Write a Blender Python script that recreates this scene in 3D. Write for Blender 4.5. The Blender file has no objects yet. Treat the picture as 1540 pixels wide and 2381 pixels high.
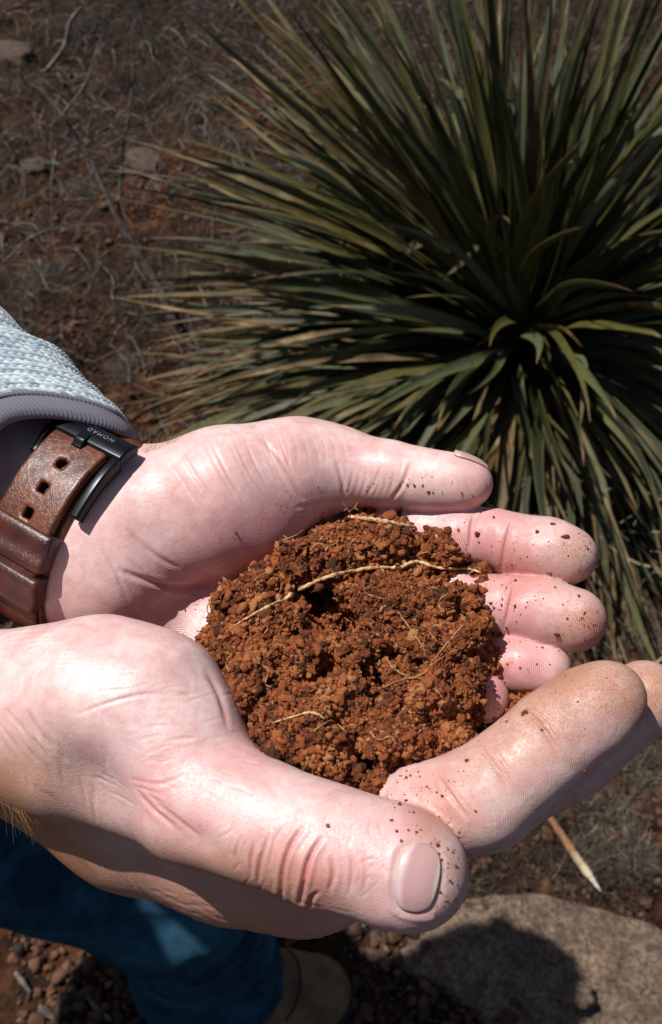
import bpy, math, random, time
import numpy as np
from mathutils import Vector, Matrix
from mathutils.bvhtree import BVHTree
T0 = time.time()
random.seed(7)
rng = np.random.default_rng(7)
sc = bpy.context.scene
col = sc.collection

# ---------------- camera ----------------
CAM_H = 1.42
PITCH = math.radians(47.0)            # below the horizon
CP = np.array([0.0, 0.0, CAM_H])
AX_R = np.array([1.0, 0.0, 0.0])
AX_U = np.array([0.0, math.sin(PITCH), math.cos(PITCH)])
AX_B = np.array([0.0, -math.cos(PITCH), math.sin(PITCH)])
RM = np.stack([AX_R, AX_U, AX_B])     # rows
cam_data = bpy.data.cameras.new('camera')
cam = bpy.data.objects.new('camera', cam_data)
col.objects.link(cam)
cam.location = CP
cam.rotation_euler = (math.pi / 2 - PITCH, 0, 0)
cam_data.sensor_fit = 'VERTICAL'
cam_data.sensor_height = 37.1
cam_data.lens = 35.0
cam_data.clip_start = 0.01
cam_data.clip_end = 200.0
cam_data.dof.use_dof = True
cam_data.dof.focus_distance = 0.262
cam_data.dof.aperture_fstop = 30.0
sc.camera = cam

# ---------------- light ----------------
# direction towards the sun, high and a little to the left
SUN = np.array([-0.41, 0.075, 0.91]); SUN /= np.linalg.norm(SUN)
world = bpy.data.worlds.new('World')
sc.world = world
world.use_nodes = True
wn = world.node_tree
wn.nodes.clear()
sky = wn.nodes.new('ShaderNodeTexSky')
sky.sky_type = 'NISHITA'
sky.sun_disc = False
sky.sun_elevation = math.asin(SUN[2])
sky.sun_rotation = math.atan2(SUN[0], SUN[1])
bg = wn.nodes.new('ShaderNodeBackground')
bg.inputs['Strength'].default_value = 0.05
wo = wn.nodes.new('ShaderNodeOutputWorld')
wn.links.new(sky.outputs[0], bg.inputs['Color'])
wn.links.new(bg.outputs[0], wo.inputs['Surface'])
sun_data = bpy.data.lights.new('sun', 'SUN')
sun_data.energy = 5.0
sun_data.angle = math.radians(0.53)
sun_data.color = (1.0, 0.972, 0.935)
sun_o = bpy.data.objects.new('sun', sun_data)
col.objects.link(sun_o)
sun_o.rotation_euler = Vector(SUN).to_track_quat('Z', 'Y').to_euler()
sun_o.location = (0, 0, 5)
sc.view_settings.view_transform = 'Standard'
sc.view_settings.look = 'None'
sc.view_settings.exposure = 0.12
sc.view_settings.gamma = 1.0
sc.view_settings.use_curve_mapping = False
sc.cycles.max_bounces = 8

# ---------------- helpers ----------------
FD = 2246.0
def P(x, y, d):
    """a point given by two ray slopes (as 1540 x 2380 units) and a distance in mm, in camera-aligned mm"""
    return np.array([(x - 770.0) / FD * d, -(y - 1190.0) / FD * d, -float(d)])
def W(p):
    """camera-aligned mm -> world metres"""
    return CP + (np.asarray(p, dtype=np.float64) * 0.001) @ RM
def WI(p):
    return ((np.asarray(p) - CP) @ RM.T) * 1000.0
def pix(p):
    """ray slopes of camera-aligned points, same units as P"""
    return 770.0 + p[..., 0] / -p[..., 2] * FD, 1190.0 - p[..., 1] / -p[..., 2] * FD
def ground_at(x, y, z=0.0):
    """world point where the sight line meets height z"""
    d = (np.array([(x - 770.0) / FD, -(y - 1190.0) / FD, -1.0]) @ RM)
    t = (z - CAM_H) / d[2]
    return CP + d * t
def ray_at(x, y, d):
    return W(P(x, y, d * 1000.0))

def wpos(o):
    v = Vector((0, 0, 0))
    while o is not None:
        v = v + o.location
        o = o.parent
    return np.array(v)
def empty(name, loc, label=None, cat=None, group=None):
    o = bpy.data.objects.new(name, None)
    col.objects.link(o)
    o.location = [float(a) for a in loc]
    o.empty_display_size = 0.02
    tag(o, label, cat, group)
    return o
def tag(o, label=None, cat=None, group=None, kind=None):
    if label: o['label'] = label
    if cat: o['category'] = cat
    if group: o['group'] = group
    if kind: o['kind'] = kind
    return o
def fastmesh(name, V, F):
    """V (n,3), F (m,3|4) int array or list of arrays"""
    me = bpy.data.meshes.new(name)
    if isinstance(F, np.ndarray): F = [F]
    F = [f for f in F if len(f)]
    V = np.asarray(V, dtype=np.float32)
    me.vertices.add(len(V))
    me.vertices.foreach_set('co', V.ravel())
    loops = np.concatenate([f.ravel() for f in F]).astype(np.int32)
    sizes = np.concatenate([np.full(len(f), f.shape[1]) for f in F])
    starts = np.concatenate([[0], np.cumsum(sizes)[:-1]]).astype(np.int32)
    me.loops.add(len(loops))
    me.loops.foreach_set('vertex_index', loops)
    me.polygons.add(len(sizes))
    me.polygons.foreach_set('loop_start', starts)
    me.update(calc_edges=True)
    return me
def mk(name, V, F, mat=None, parent=None, smooth=True, attrs=None, origin=None):
    """mesh object from world-space vertices"""
    V = np.asarray(V, dtype=np.float64)
    base = wpos(parent) if parent is not None else np.zeros(3)
    org = np.zeros(3) if origin is None else np.asarray(origin, dtype=np.float64) - base
    if parent is None and origin is None:
        org = V.mean(axis=0)
    me = fastmesh(name, V - base - org, F)
    if smooth:
        me.polygons.foreach_set('use_smooth', np.ones(len(me.polygons), dtype=bool))
    if attrs:
        for k, a in attrs.items():
            a = np.asarray(a, dtype=np.float32)
            if a.ndim == 1:
                at = me.attributes.new(k, 'FLOAT', 'POINT'); at.data.foreach_set('value', a)
            elif a.shape[1] == 2:
                at = me.attributes.new(k, 'FLOAT2', 'POINT'); at.data.foreach_set('vector', a.ravel())
            else:
                a4 = np.ones((len(a), 4), dtype=np.float32); a4[:, :3] = a
                at = me.attributes.new(k, 'FLOAT_COLOR', 'POINT'); at.data.foreach_set('color', a4.ravel())
    if mat is not None: me.materials.append(mat)
    o = bpy.data.objects.new(name, me)
    col.objects.link(o)
    if parent is not None: o.parent = parent
    o.location = org
    return o
def copy_obj(o, parent=None):
    c = o.copy(); col.objects.link(c); c.parent = parent
    return c

# ---- noise (numpy) ----
_tabs = {}
def vnoise(p, scale, seed=0):
    """value noise -1..1 at points p (…,3) with feature size scale"""
    if seed not in _tabs:
        _tabs[seed] = np.random.default_rng(1000 + seed).uniform(-1, 1, (32, 32, 32)).astype(np.float32)
    t = _tabs[seed]
    q = np.asarray(p, dtype=np.float32) / scale
    i = np.floor(q).astype(np.int32); f = q - i
    f = f * f * (3 - 2 * f)
    i0 = i & 31; i1 = (i + 1) & 31
    x0, y0, z0 = i0[..., 0], i0[..., 1], i0[..., 2]
    x1, y1, z1 = i1[..., 0], i1[..., 1], i1[..., 2]
    fx, fy, fz = f[..., 0], f[..., 1], f[..., 2]
    a = t[x0, y0, z0] * (1 - fx) + t[x1, y0, z0] * fx
    b = t[x0, y1, z0] * (1 - fx) + t[x1, y1, z0] * fx
    c = t[x0, y0, z1] * (1 - fx) + t[x1, y0, z1] * fx
    d = t[x0, y1, z1] * (1 - fx) + t[x1, y1, z1] * fx
    return (a * (1 - fy) + b * fy) * (1 - fz) + (c * (1 - fy) + d * fy) * fz
def fbm(p, scale, octs=4, seed=0, gain=0.5):
    s = 0; a = 1.0; n = 0
    for k in range(octs):
        s = s + a * vnoise(p, scale / 2 ** k, seed + k); n += a; a *= gain
    return s / n
def worley(p, scale, seed=0):
    """F1 distance (in cells) and id in 0..1 for points p (n,3)"""
    q = np.asarray(p, dtype=np.float32) / scale
    i = np.floor(q).astype(np.int32)
    if ('w', seed) not in _tabs:
        _tabs[('w', seed)] = np.random.default_rng(5000 + seed).uniform(0, 1, (32, 32, 32, 4)).astype(np.float32)
    t = _tabs[('w', seed)]
    best = np.full(q.shape[0], 9.0, dtype=np.float32); bid = np.zeros(q.shape[0], dtype=np.float32)
    for dx in (-1, 0, 1):
        for dy in (-1, 0, 1):
            for dz in (-1, 0, 1):
                c = i + np.array([dx, dy, dz]); cm = c & 31
                r = t[cm[:, 0], cm[:, 1], cm[:, 2]]
                d = np.linalg.norm(c + r[:, :3] - q, axis=1)
                m = d < best
                best = np.where(m, d, best); bid = np.where(m, r[:, 3], bid)
    return best, bid
def sstep(a, b, x):
    t = np.clip((x - a) / (b - a), 0, 1)
    return t * t * (3 - 2 * t)

# ---- signed distance field on a grid ----
class Field:
    def __init__(self, lo, hi, h):
        self.lo = np.array(lo, dtype=np.float32); self.h = h
        self.n = np.ceil((np.array(hi) - lo) / h).astype(int) + 1
    def blank(self, v=40.0):
        return np.full(self.n, v, dtype=np.float32)
    def block(self, lo, hi):
        a = np.maximum(0, np.floor((lo - self.lo) / self.h).astype(int))
        b = np.minimum(self.n, np.ceil((hi - self.lo) / self.h).astype(int) + 1)
        if np.any(b <= a): return None
        sl = tuple(slice(a[k], b[k]) for k in range(3))
        g = np.meshgrid(*[self.lo[k] + self.h * np.arange(a[k], b[k], dtype=np.float32) for k in range(3)], indexing='ij')
        return sl, g
    def cone(self, A, a, b, r1, r2, k=3.0, flat=None):
        """smooth-union a round cone into array A. flat=(axis vector, factor) squashes it along an axis"""
        a = np.asarray(a, float); b = np.asarray(b, float)
        m = max(r1, r2) * (1 if flat is None else max(1, flat[1])) + k + 3 * self.h + 4
        bl = self.block(np.minimum(a, b) - m, np.maximum(a, b) + m)
        if bl is None: return
        sl, (X, Y, Z) = bl
        if flat is not None:
            u = np.asarray(flat[0], float); u = u / np.linalg.norm(u); s = 1.0 / flat[1] - 1.0
            c = a
            dt = (X - c[0]) * u[0] + (Y - c[1]) * u[1] + (Z - c[2]) * u[2]
            X = X + dt * s * u[0]; Y = Y + dt * s * u[1]; Z = Z + dt * s * u[2]
            db = (b - c) @ u; b = b + db * s * u
        ba = b - a; L2 = float(ba @ ba) + 1e-6
        t = np.clip(((X - a[0]) * ba[0] + (Y - a[1]) * ba[1] + (Z - a[2]) * ba[2]) / L2, 0, 1)
        d = np.sqrt((X - a[0] - t * ba[0]) ** 2 + (Y - a[1] - t * ba[1]) ** 2 + (Z - a[2] - t * ba[2]) ** 2) - (r1 + (r2 - r1) * t)
        if flat is not None: d = d * min(1.0, flat[1]) if flat[1] < 1 else d
        S = A[sl]
        if k > 0:
            hh = np.maximum(k - np.abs(S - d), 0) / k
            A[sl] = np.minimum(S, d) - hh * hh * k * 0.25
        else:
            A[sl] = np.minimum(S, d)
    def carve(self, A, a, b, r1, r2, k=3.0):
        a = np.asarray(a, float); b = np.asarray(b, float)
        m = max(r1, r2) + k + 3 * self.h
        bl = self.block(np.minimum(a, b) - m, np.maximum(a, b) + m)
        if bl is None: return
        sl, (X, Y, Z) = bl
        ba = b - a; L2 = float(ba @ ba) + 1e-6
        t = np.clip(((X - a[0]) * ba[0] + (Y - a[1]) * ba[1] + (Z - a[2]) * ba[2]) / L2, 0, 1)
        d = np.sqrt((X - a[0] - t * ba[0]) ** 2 + (Y - a[1] - t * ba[1]) ** 2 + (Z - a[2] - t * ba[2]) ** 2) - (r1 + (r2 - r1) * t)
        S = -A[sl]
        hh = np.maximum(k - np.abs(S - d), 0) / k
        A[sl] = -(np.minimum(S, d) - hh * hh * k * 0.25)
    def mesh(self, A, smooth=1):
        """surface nets"""
        ins = A < 0
        c = np.zeros(np.array(A.shape) - 1, dtype=np.int8)
        corners = [(i, j, k) for i in (0, 1) for j in (0, 1) for k in (0, 1)]
        nx, ny, nz = c.shape
        for (i, j, k) in corners:
            c += ins[i:i + nx, j:j + ny, k:k + nz]
        act = (c > 0) & (c < 8)
        idx = np.argwhere(act)
        vid = np.full(c.shape, -1, dtype=np.int32)
        vid[act] = np.arange(len(idx))
        vals = {cc: A[idx[:, 0] + cc[0], idx[:, 1] + cc[1], idx[:, 2] + cc[2]] for cc in corners}
        s = np.zeros((len(idx), 3), dtype=np.float32); n = np.zeros(len(idx), dtype=np.float32)
        for p in corners:
            for ax in range(3):
                if p[ax] == 0:
                    q = list(p); q[ax] = 1; q = tuple(q)
                    va, vb = vals[p], vals[q]
                    m = (va < 0) != (vb < 0)
                    t = np.where(m, va / np.where(m, va - vb, 1), 0)
                    pos = np.tile(np.array(p, dtype=np.float32), (len(idx), 1)); pos[:, ax] = t
                    s += pos * m[:, None]; n += m
        V = self.lo + (idx + s / n[:, None]) * self.h
        quads = []
        for ax in range(3):
            sl0 = [slice(None)] * 3; sl1 = [slice(None)] * 3
            sl0[ax] = slice(0, -1); sl1[ax] = slice(1, None)
            e0 = ins[tuple(sl0)]; e1 = ins[tuple(sl1)]
            ed = np.argwhere(e0 != e1)
            u, v = (ax + 1) % 3, (ax + 2) % 3
            ok = (ed[:, u] > 0) & (ed[:, v] > 0) & (ed[:, u] < self.n[u] - 1) & (ed[:, v] < self.n[v] - 1)
            ed = ed[ok]
            def at(du, dv):
                q = ed.copy(); q[:, u] += du; q[:, v] += dv
                return vid[q[:, 0], q[:, 1], q[:, 2]]
            f = np.stack([at(-1, -1), at(0, -1), at(0, 0), at(-1, 0)], axis=1)
            flip = ~e0[tuple(ed.T)]
            f[flip] = f[flip][:, ::-1]
            quads.append(f)
        F = np.concatenate(quads)
        F = F[(F >= 0).all(axis=1)]
        for _ in range(smooth):
            V = laplace(V, F)
        return V, F
def laplace(V, F, lam=0.5):
    e = np.concatenate([F[:, [i, (i + 1) % F.shape[1]]] for i in range(F.shape[1])])
    s = np.zeros_like(V); n = np.zeros(len(V), dtype=np.float32)
    for a, b in ((0, 1), (1, 0)):
        for k in range(3):
            s[:, k] += np.bincount(e[:, a], weights=V[e[:, b], k], minlength=len(V)).astype(V.dtype)
        n += np.bincount(e[:, a], minlength=len(V))
    return V + lam * (s / np.maximum(n, 1)[:, None] - V)
def vnormals(V, F):
    a = V[F[:, 0]]; b = V[F[:, 1]]; c = V[F[:, 2]]
    if F.shape[1] == 4:
        d = V[F[:, 3]]; fn = np.cross(c - a, d - b)
    else:
        fn = np.cross(b - a, c - a)
    N = np.zeros_like(V)
    for i in range(F.shape[1]):
        for k in range(3):
            N[:, k] += np.bincount(F[:, i], weights=fn[:, k], minlength=len(V)).astype(V.dtype)
    return N / np.maximum(np.linalg.norm(N, axis=1), 1e-9)[:, None]
def smin(A, B, k):
    hh = np.maximum(k - np.abs(A - B), 0) / k
    return np.minimum(A, B) - hh * hh * k * 0.25
def keep_largest(V, F):
    return V, F

def tube(pts, rad, seg=6, cap=True, jitter=0.0, seed=0):
    """tube through pts (n,3) with radius array"""
    pts = np.asarray(pts, float); n = len(pts)
    rad = np.broadcast_to(np.asarray(rad, float), (n,))
    T = np.gradient(pts, axis=0); T /= np.maximum(np.linalg.norm(T, axis=1), 1e-12)[:, None]
    up = np.array([0.0, 0.0, 1.0]) if abs(T[0][2]) < 0.9 else np.array([1.0, 0, 0])
    V = []; u = np.cross(T[0], up); u /= np.linalg.norm(u)
    r = np.random.default_rng(seed)
    for i in range(n):
        u = u - T[i] * (u @ T[i]); u /= np.linalg.norm(u); v = np.cross(T[i], u)
        a = np.arange(seg) / seg * 2 * np.pi
        rr = rad[i] * (1 + jitter * r.uniform(-1, 1, seg))
        V.append(pts[i] + np.outer(np.cos(a) * rr, u) + np.outer(np.sin(a) * rr, v))
    V = np.concatenate(V)
    i = np.arange(n - 1)[:, None] * seg; j = np.arange(seg)[None]; j2 = (j + 1) % seg
    F = np.stack([i + j, i + j2, i + seg + j2, i + seg + j], axis=-1).reshape(-1, 4)
    Fs = [F]
    if cap:
        V = np.concatenate([V, pts[:1], pts[-1:]])
        a, b = len(V) - 2, len(V) - 1
        jj = np.arange(seg); jk = (jj + 1) % seg
        Fs.append(np.stack([jk, jj, np.full(seg, a)], axis=1))
        Fs.append(np.stack([(n - 1) * seg + jj, (n - 1) * seg + jk, np.full(seg, b)], axis=1))
    return V, Fs
def join(parts):
    """join list of (V, [F...]) """
    Vs, F3, F4, o = [], [], [], 0
    for V, Fs in parts:
        if isinstance(Fs, np.ndarray): Fs = [Fs]
        for f in Fs:
            (F3 if f.shape[1] == 3 else F4).append(f + o)
        Vs.append(V); o += len(V)
    out = []
    if F3: out.append(np.concatenate(F3))
    if F4: out.append(np.concatenate(F4))
    return np.concatenate(Vs), out
def spline(pts, n):
    """Catmull-Rom through pts"""
    pts = np.asarray(pts, float)
    p = np.concatenate([[2 * pts[0] - pts[1]], pts, [2 * pts[-1] - pts[-2]]])
    m = len(pts) - 1
    t = np.linspace(0, m, n); i = np.minimum(t.astype(int), m - 1); f = (t - i)[:, None]
    a, b, c, d = p[i], p[i + 1], p[i + 2], p[i + 3]
    return 0.5 * ((2 * b) + (-a + c) * f + (2 * a - 5 * b + 4 * c - d) * f ** 2 + (-a + 3 * b - 3 * c + d) * f ** 3)
def ico(sub=1):
    t = (1 + 5 ** .5) / 2
    V = np.array([(-1, t, 0), (1, t, 0), (-1, -t, 0), (1, -t, 0), (0, -1, t), (0, 1, t), (0, -1, -t), (0, 1, -t), (t, 0, -1), (t, 0, 1), (-t, 0, -1), (-t, 0, 1)], float)
    F = np.array([(0, 11, 5), (0, 5, 1), (0, 1, 7), (0, 7, 10), (0, 10, 11), (1, 5, 9), (5, 11, 4), (11, 10, 2), (10, 7, 6), (7, 1, 8), (3, 9, 4), (3, 4, 2), (3, 2, 6), (3, 6, 8), (3, 8, 9), (4, 9, 5), (2, 4, 11), (6, 2, 10), (8, 6, 7), (9, 8, 1)])
    V /= np.linalg.norm(V[0])
    for _ in range(sub):
        cache = {}; V = list(V); nf = []
        def mid(a, b):
            k = (min(a, b), max(a, b))
            if k not in cache:
                m = (V[a] + V[b]) / 2; V.append(m / np.linalg.norm(m)); cache[k] = len(V) - 1
            return cache[k]
        for a, b, c in F:
            ab, bc, ca = mid(a, b), mid(b, c), mid(c, a)
            nf += [(a, ab, ca), (b, bc, ab), (c, ca, bc), (ab, bc, ca)]
        V = np.array(V); F = np.array(nf)
    return V, F
def scatter(templates, pos, scale, seed=0, aniso=0.35):
    """many small rough bodies, random rotation; pos (n,3), scale (n,). returns V, F, owner"""
    r = np.random.default_rng(seed)
    n = len(pos)
    q = r.normal(size=(n, 4)); q /= np.linalg.norm(q, axis=1)[:, None]
    w, x, y, z = q.T
    R = np.stack([1 - 2 * (y * y + z * z), 2 * (x * y - w * z), 2 * (x * z + w * y), 2 * (x * y + w * z), 1 - 2 * (x * x + z * z), 2 * (y * z - w * x), 2 * (x * z - w * y), 2 * (y * z + w * x), 1 - 2 * (x * x + y * y)], axis=1).reshape(n, 3, 3)
    sc3 = scale[:, None] * (1 + aniso * r.uniform(-1, 1, (n, 3)))
    which = r.integers(0, len(templates), n)
    Vs, Fs, own, o = [], [], [], 0
    for k, (tv, tf) in enumerate(templates):
        m = np.where(which == k)[0]
        if not len(m): continue
        v = tv[None] * sc3[m][:, None, :]
        v = np.einsum('nij,nvj->nvi', R[m], v) + pos[m][:, None]
        Vs.append(v.reshape(-1, 3)); nv = len(tv)
        Fs.append((tf[None] + (np.arange(len(m)) * nv)[:, None, None] + o).reshape(-1, tf.shape[1]))
        own.append(np.repeat(m, nv)); o += len(m) * nv
    return np.concatenate(Vs), np.concatenate(Fs), np.concatenate(own)
def rough_templates(sub, n, amt, seed=3):
    out = []
    for k in range(n):
        V, F = ico(sub)
        d = 1 + amt * vnoise(V + k * 7.3, 0.9, seed) + amt * 0.6 * vnoise(V + k * 3.1, 0.45, seed + 1)
        out.append((V * d[:, None], F))
    return out

# ---- materials ----
def material(name):
    m = bpy.data.materials.new(name); m.use_nodes = True
    nt = m.node_tree; b = nt.nodes['Principled BSDF']
    return m, nt, b
def N(nt, t, **kw):
    n = nt.nodes.new(t)
    for k, v in kw.items():
        if k in n.inputs: n.inputs[k].default_value = v
        else: setattr(n, k, v)
    return n
def ramp(nt, fac, stops):
    r = nt.nodes.new('ShaderNodeValToRGB')
    e = r.color_ramp.elements
    while len(e) < len(stops): e.new(0.5)
    for i, (p, c) in enumerate(stops):
        e[i].position = p; e[i].color = (*c, 1)
    nt.links.new(fac, r.inputs[0])
    return r.outputs[0]
def mixc(nt, fac, a, b, mode='MIX'):
    m = nt.nodes.new('ShaderNodeMix'); m.data_type = 'RGBA'; m.blend_type = mode
    for s, v in ((m.inputs[0], fac), (m.inputs[6], a), (m.inputs[7], b)):
        if hasattr(v, 'links'): nt.links.new(v, s)
        elif isinstance(v, (int, float)): s.default_value = v
        else: s.default_value = (*v, 1)
    return m.outputs[2]
def math_(nt, op, a, b=None, clamp=False):
    m = nt.nodes.new('ShaderNodeMath'); m.operation = op; m.use_clamp = clamp
    for s, v in ((m.inputs[0], a), (m.inputs[1], b)):
        if v is None: continue
        if hasattr(v, 'links'): nt.links.new(v, s)
        else: s.default_value = v
    return m.outputs[0]
def attr(nt, name, out='Fac'):
    a = nt.nodes.new('ShaderNodeAttribute'); a.attribute_name = name
    return a.outputs[out]
def noise(nt, scale, detail=3, vec=None, rough=0.5, dist=0.0):
    n = nt.nodes.new('ShaderNodeTexNoise')
    n.inputs['Scale'].default_value = scale; n.inputs['Detail'].default_value = detail
    n.inputs['Roughness'].default_value = rough; n.inputs['Distortion'].default_value = dist
    if vec is None:
        g = nt.nodes.new('ShaderNodeNewGeometry'); vec = g.outputs['Position']
    nt.links.new(vec, n.inputs['Vector'])
    return n
def bump(nt, b, hgt, dist, strength=1.0, prev=None):
    n = nt.nodes.new('ShaderNodeBump')
    n.inputs['Distance'].default_value = dist; n.inputs['Strength'].default_value = strength
    nt.links.new(hgt, n.inputs['Height'])
    if prev is not None: nt.links.new(prev, n.inputs['Normal'])
    nt.links.new(n.outputs[0], b.inputs['Normal'])
    return n.outputs[0]
# =====================================================================
# ground, stones, litter
# =====================================================================
def ground_h(x, y):
    p = np.stack([x, y, np.zeros_like(x)], -1)
    h = 0.055 * fbm(p, 0.9, 3, 60) + 0.022 * fbm(p, 0.22, 3, 64) + 0.026 * fbm(p, 0.09, 3, 68)
    far = sstep(3.0, 40, y)
    h = h * (1 + 10 * far)
    # the ground keeps level where the boot stands
    k = sstep(0.50, 0.18, np.hypot((x + 0.2) * .7, y - 0.36))
    return h * (1 - k) - 0.0 * k
m_ground, nt, b = material('red_dirt')
n1 = noise(nt, 2.6, 6, rough=0.65); n2 = noise(nt, 22, 5, rough=0.7); n3 = noise(nt, 160, 4, rough=0.7)
c1 = ramp(nt, n2.outputs[0], [(0.34, (0.007, 0.004, 0.003)), (0.48, (0.034, 0.013, 0.006)), (0.60, (0.105, 0.039, 0.016)), (0.76, (0.17, 0.080, 0.042))])
c2 = ramp(nt, n3.outputs[0], [(0.35, (0.012, 0.009, 0.007)), (0.65, (0.045, 0.034, 0.025))])
f = math_(nt, 'MULTIPLY', ramp(nt, n1.outputs[0], [(0.40, (0, 0, 0)), (0.56, (1, 1, 1))]), 0.65)
c = mixc(nt, f, c1, c2)
nt.links.new(c, b.inputs['Base Color']); b.inputs['Roughness'].default_value = 0.95; b.inputs['Specular IOR Level'].default_value = 0.1
bump(nt, b, math_(nt, 'ADD', n3.outputs[0], math_(nt, 'MULTIPLY', n2.outputs[0], 3.0)), 0.006, 1.0)
gx_ = np.concatenate([-np.geomspace(90, 2.2, 26), np.arange(-2.1, 2.45, 0.0095), np.geomspace(2.5, 90, 26)])
gy_ = np.concatenate([-np.geomspace(60, 0.3, 22), np.arange(-0.2, 1.9, 0.0085), np.arange(1.9, 4.9, 0.014), np.geomspace(5.0, 160, 40)])
X, Y = np.meshgrid(gx_, gy_, indexing='ij')
Z = ground_h(X, Y)
V = np.stack([X, Y, Z], -1).reshape(-1, 3)
n_, m_ = X.shape
i, j = np.meshgrid(np.arange(n_ - 1), np.arange(m_ - 1), indexing='ij')
Fg = np.stack([i * m_ + j, (i + 1) * m_ + j, (i + 1) * m_ + j + 1, i * m_ + j + 1], -1).reshape(-1, 4)
inner = (np.abs(V[:, 0] - .15) < 2.2) & (V[:, 1] > -.2) & (V[:, 1] < 4.9)
f1, i1 = worley(V[inner], 0.030, 7)
V[inner, 2] += (0.55 - f1) * 0.010 * (1 - sstep(3, 4.8, V[inner, 1]))
g_ = mk('ground', V, Fg, m_ground, origin=(0, 0, 0)); tag(g_, kind='structure')
def gz(x, y): return float(ground_h(np.array([float(x)]), np.array([float(y)]))[0])
def on_ground(px, py):
    """ground point on a sight line"""
    z = 0.0
    for _ in range(6):
        p = ground_at(px, py, z); z = gz(p[0], p[1])
    return ground_at(px, py, z)

# pebbles and clods: past counting
m_peb, nt, b = material('pebbles')
tn = attr(nt, 'tone'); n3 = noise(nt, 300, 3, rough=0.7)
c = ramp(nt, math_(nt, 'ADD', math_(nt, 'MULTIPLY', tn, 0.8), math_(nt, 'MULTIPLY', n3.outputs[0], 0.2)), [(0.1, (0.012, 0.008, 0.006)), (0.4, (0.052, 0.022, 0.011)), (0.65, (0.11, 0.045, 0.021)), (0.9, (0.17, 0.085, 0.05)), (1.0, (0.13, 0.11, 0.09))])
nt.links.new(c, b.inputs['Base Color']); b.inputs['Roughness'].default_value = 0.9; bump(nt, b, n3.outputs[0], 0.001, 0.7)
rg = np.random.default_rng(21)
n = 19000
yy = 0.25 + 3.6 * rg.random(n) ** 1.9; xx = rg.uniform(-1, 1, n) * (0.28 + yy * 0.36)
s = np.minimum(0.0018 + rg.exponential(0.0020, n), 0.010)
z = ground_h(xx, yy)
pos = np.stack([xx, yy, z + s * 0.45], -1)
tplg = rough_templates(1, 6, 0.3, 13); tplg0 = rough_templates(1, 8, 0.6, 14)
V, F, own = scatter(tplg0, pos, s, 22)
to = np.clip(0.5 + 0.22 * rg.normal(size=n), 0, 1)
o = mk('pebbles', V, F, m_peb, attrs={'tone': to[own]}, origin=(0, 1, 0)); tag(o, 'loose red and brown pebbles and clods strewn over the dirt', 'gravel', kind='stuff')

# dry grass, twiglets and litter: thin grey blades in mats
m_dry, nt, b = material('dry_litter')
tn = attr(nt, 'tone')
c = ramp(nt, tn, [(0.0, (0.008, 0.0065, 0.0055)), (0.4, (0.032, 0.023, 0.016)), (0.72, (0.085, 0.066, 0.048)), (0.92, (0.17, 0.145, 0.115)), (1.0, (0.34, 0.26, 0.17))])
nt.links.new(c, b.inputs['Base Color']); b.inputs['Roughness'].default_value = 0.85; b.inputs['Specular IOR Level'].default_value = 0.15
def blades(base, length, width, tilt, seed, curl=0.6, seg=4):
    """curved thin blades as three-sided strips"""
    r = np.random.default_rng(seed); n = len(base)
    az = r.uniform(0, 2 * np.pi, n); el = np.radians(np.clip(r.normal(tilt, 22, n), -8, 88))
    d = np.stack([np.cos(az) * np.cos(el), np.sin(az) * np.cos(el), np.sin(el)], -1)
    side = np.stack([-np.sin(az), np.cos(az), np.zeros(n)], -1)
    cv = r.normal(0, curl, n)[:, None] * side + r.normal(-0.15, curl * .5, n)[:, None] * np.array([0, 0, 1.0])
    t = np.linspace(0, 1, seg + 1)
    C_ = base[:, None] + d[:, None] * length[:, None, None] * t[None, :, None] + cv[:, None] * (length[:, None, None] * t[None, :, None] ** 2 * 0.6)
    w = width[:, None] * (1 - 0.75 * t[None]) * 0.5
    upv = np.cross(d, side)
    A = C_ + side[:, None] * w[..., None]; B = C_ - side[:, None] * w[..., None] + upv[:, None] * w[..., None] * 0.6; D_ = C_ + upv[:, None] * w[..., None] * 1.2
    V = np.stack([A, D_, B], 2)      # n, seg+1, 3, 3
    V[..., 2] = np.maximum(V[..., 2], base[:, None, None, 2] - 0.002)
    k = seg + 1
    i = np.arange(n)[:, None] * k * 3; q = np.arange(seg)[None] * 3
    f1 = np.stack([i + q, i + q + 3, i + q + 4, i + q + 1], -1).reshape(-1, 4)
    f2 = np.stack([i + q + 1, i + q + 4, i + q + 5, i + q + 2], -1).reshape(-1, 4)
    return V.reshape(-1, 3), np.concatenate([f1, f2]), np.repeat(np.arange(n), k * 3)
# grass mats where the noise says so
n = 95000
yy = 0.55 + 4.0 * rg.random(n) ** 1.25; xx = -0.05 + rg.uniform(-1, 1, n) * (0.30 + yy * 0.37)
msk = fbm(np.stack([xx, yy, yy * 0], -1), 0.42, 3, 80)
keep = msk + 0.25 * rg.normal(size=n) > -0.02
keep &= ~((yy < 1.0) & (xx < 0.15))
xx, yy = xx[keep][:42000], yy[keep][:42000]; n = len(xx)
base = np.stack([xx, yy, ground_h(xx, yy)], -1)
L = rg.uniform(0.015, 0.095, n) * (0.75 + .2 * yy); wd_ = rg.uniform(0.0010, 0.0026, n) * (0.7 + .25 * yy)
V, F, own = blades(base, L, wd_, 20, 23, 0.8)
to = np.clip(0.42 + 0.2 * rg.normal(size=n), 0, 1)
o = mk('dry_grass', V, F, m_dry, attrs={'tone': to[own]}, smooth=False, origin=(0, 2, 0)); tag(o, 'matted grey dry grass and plant litter on the red dirt', 'dry grass', kind='stuff')

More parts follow.
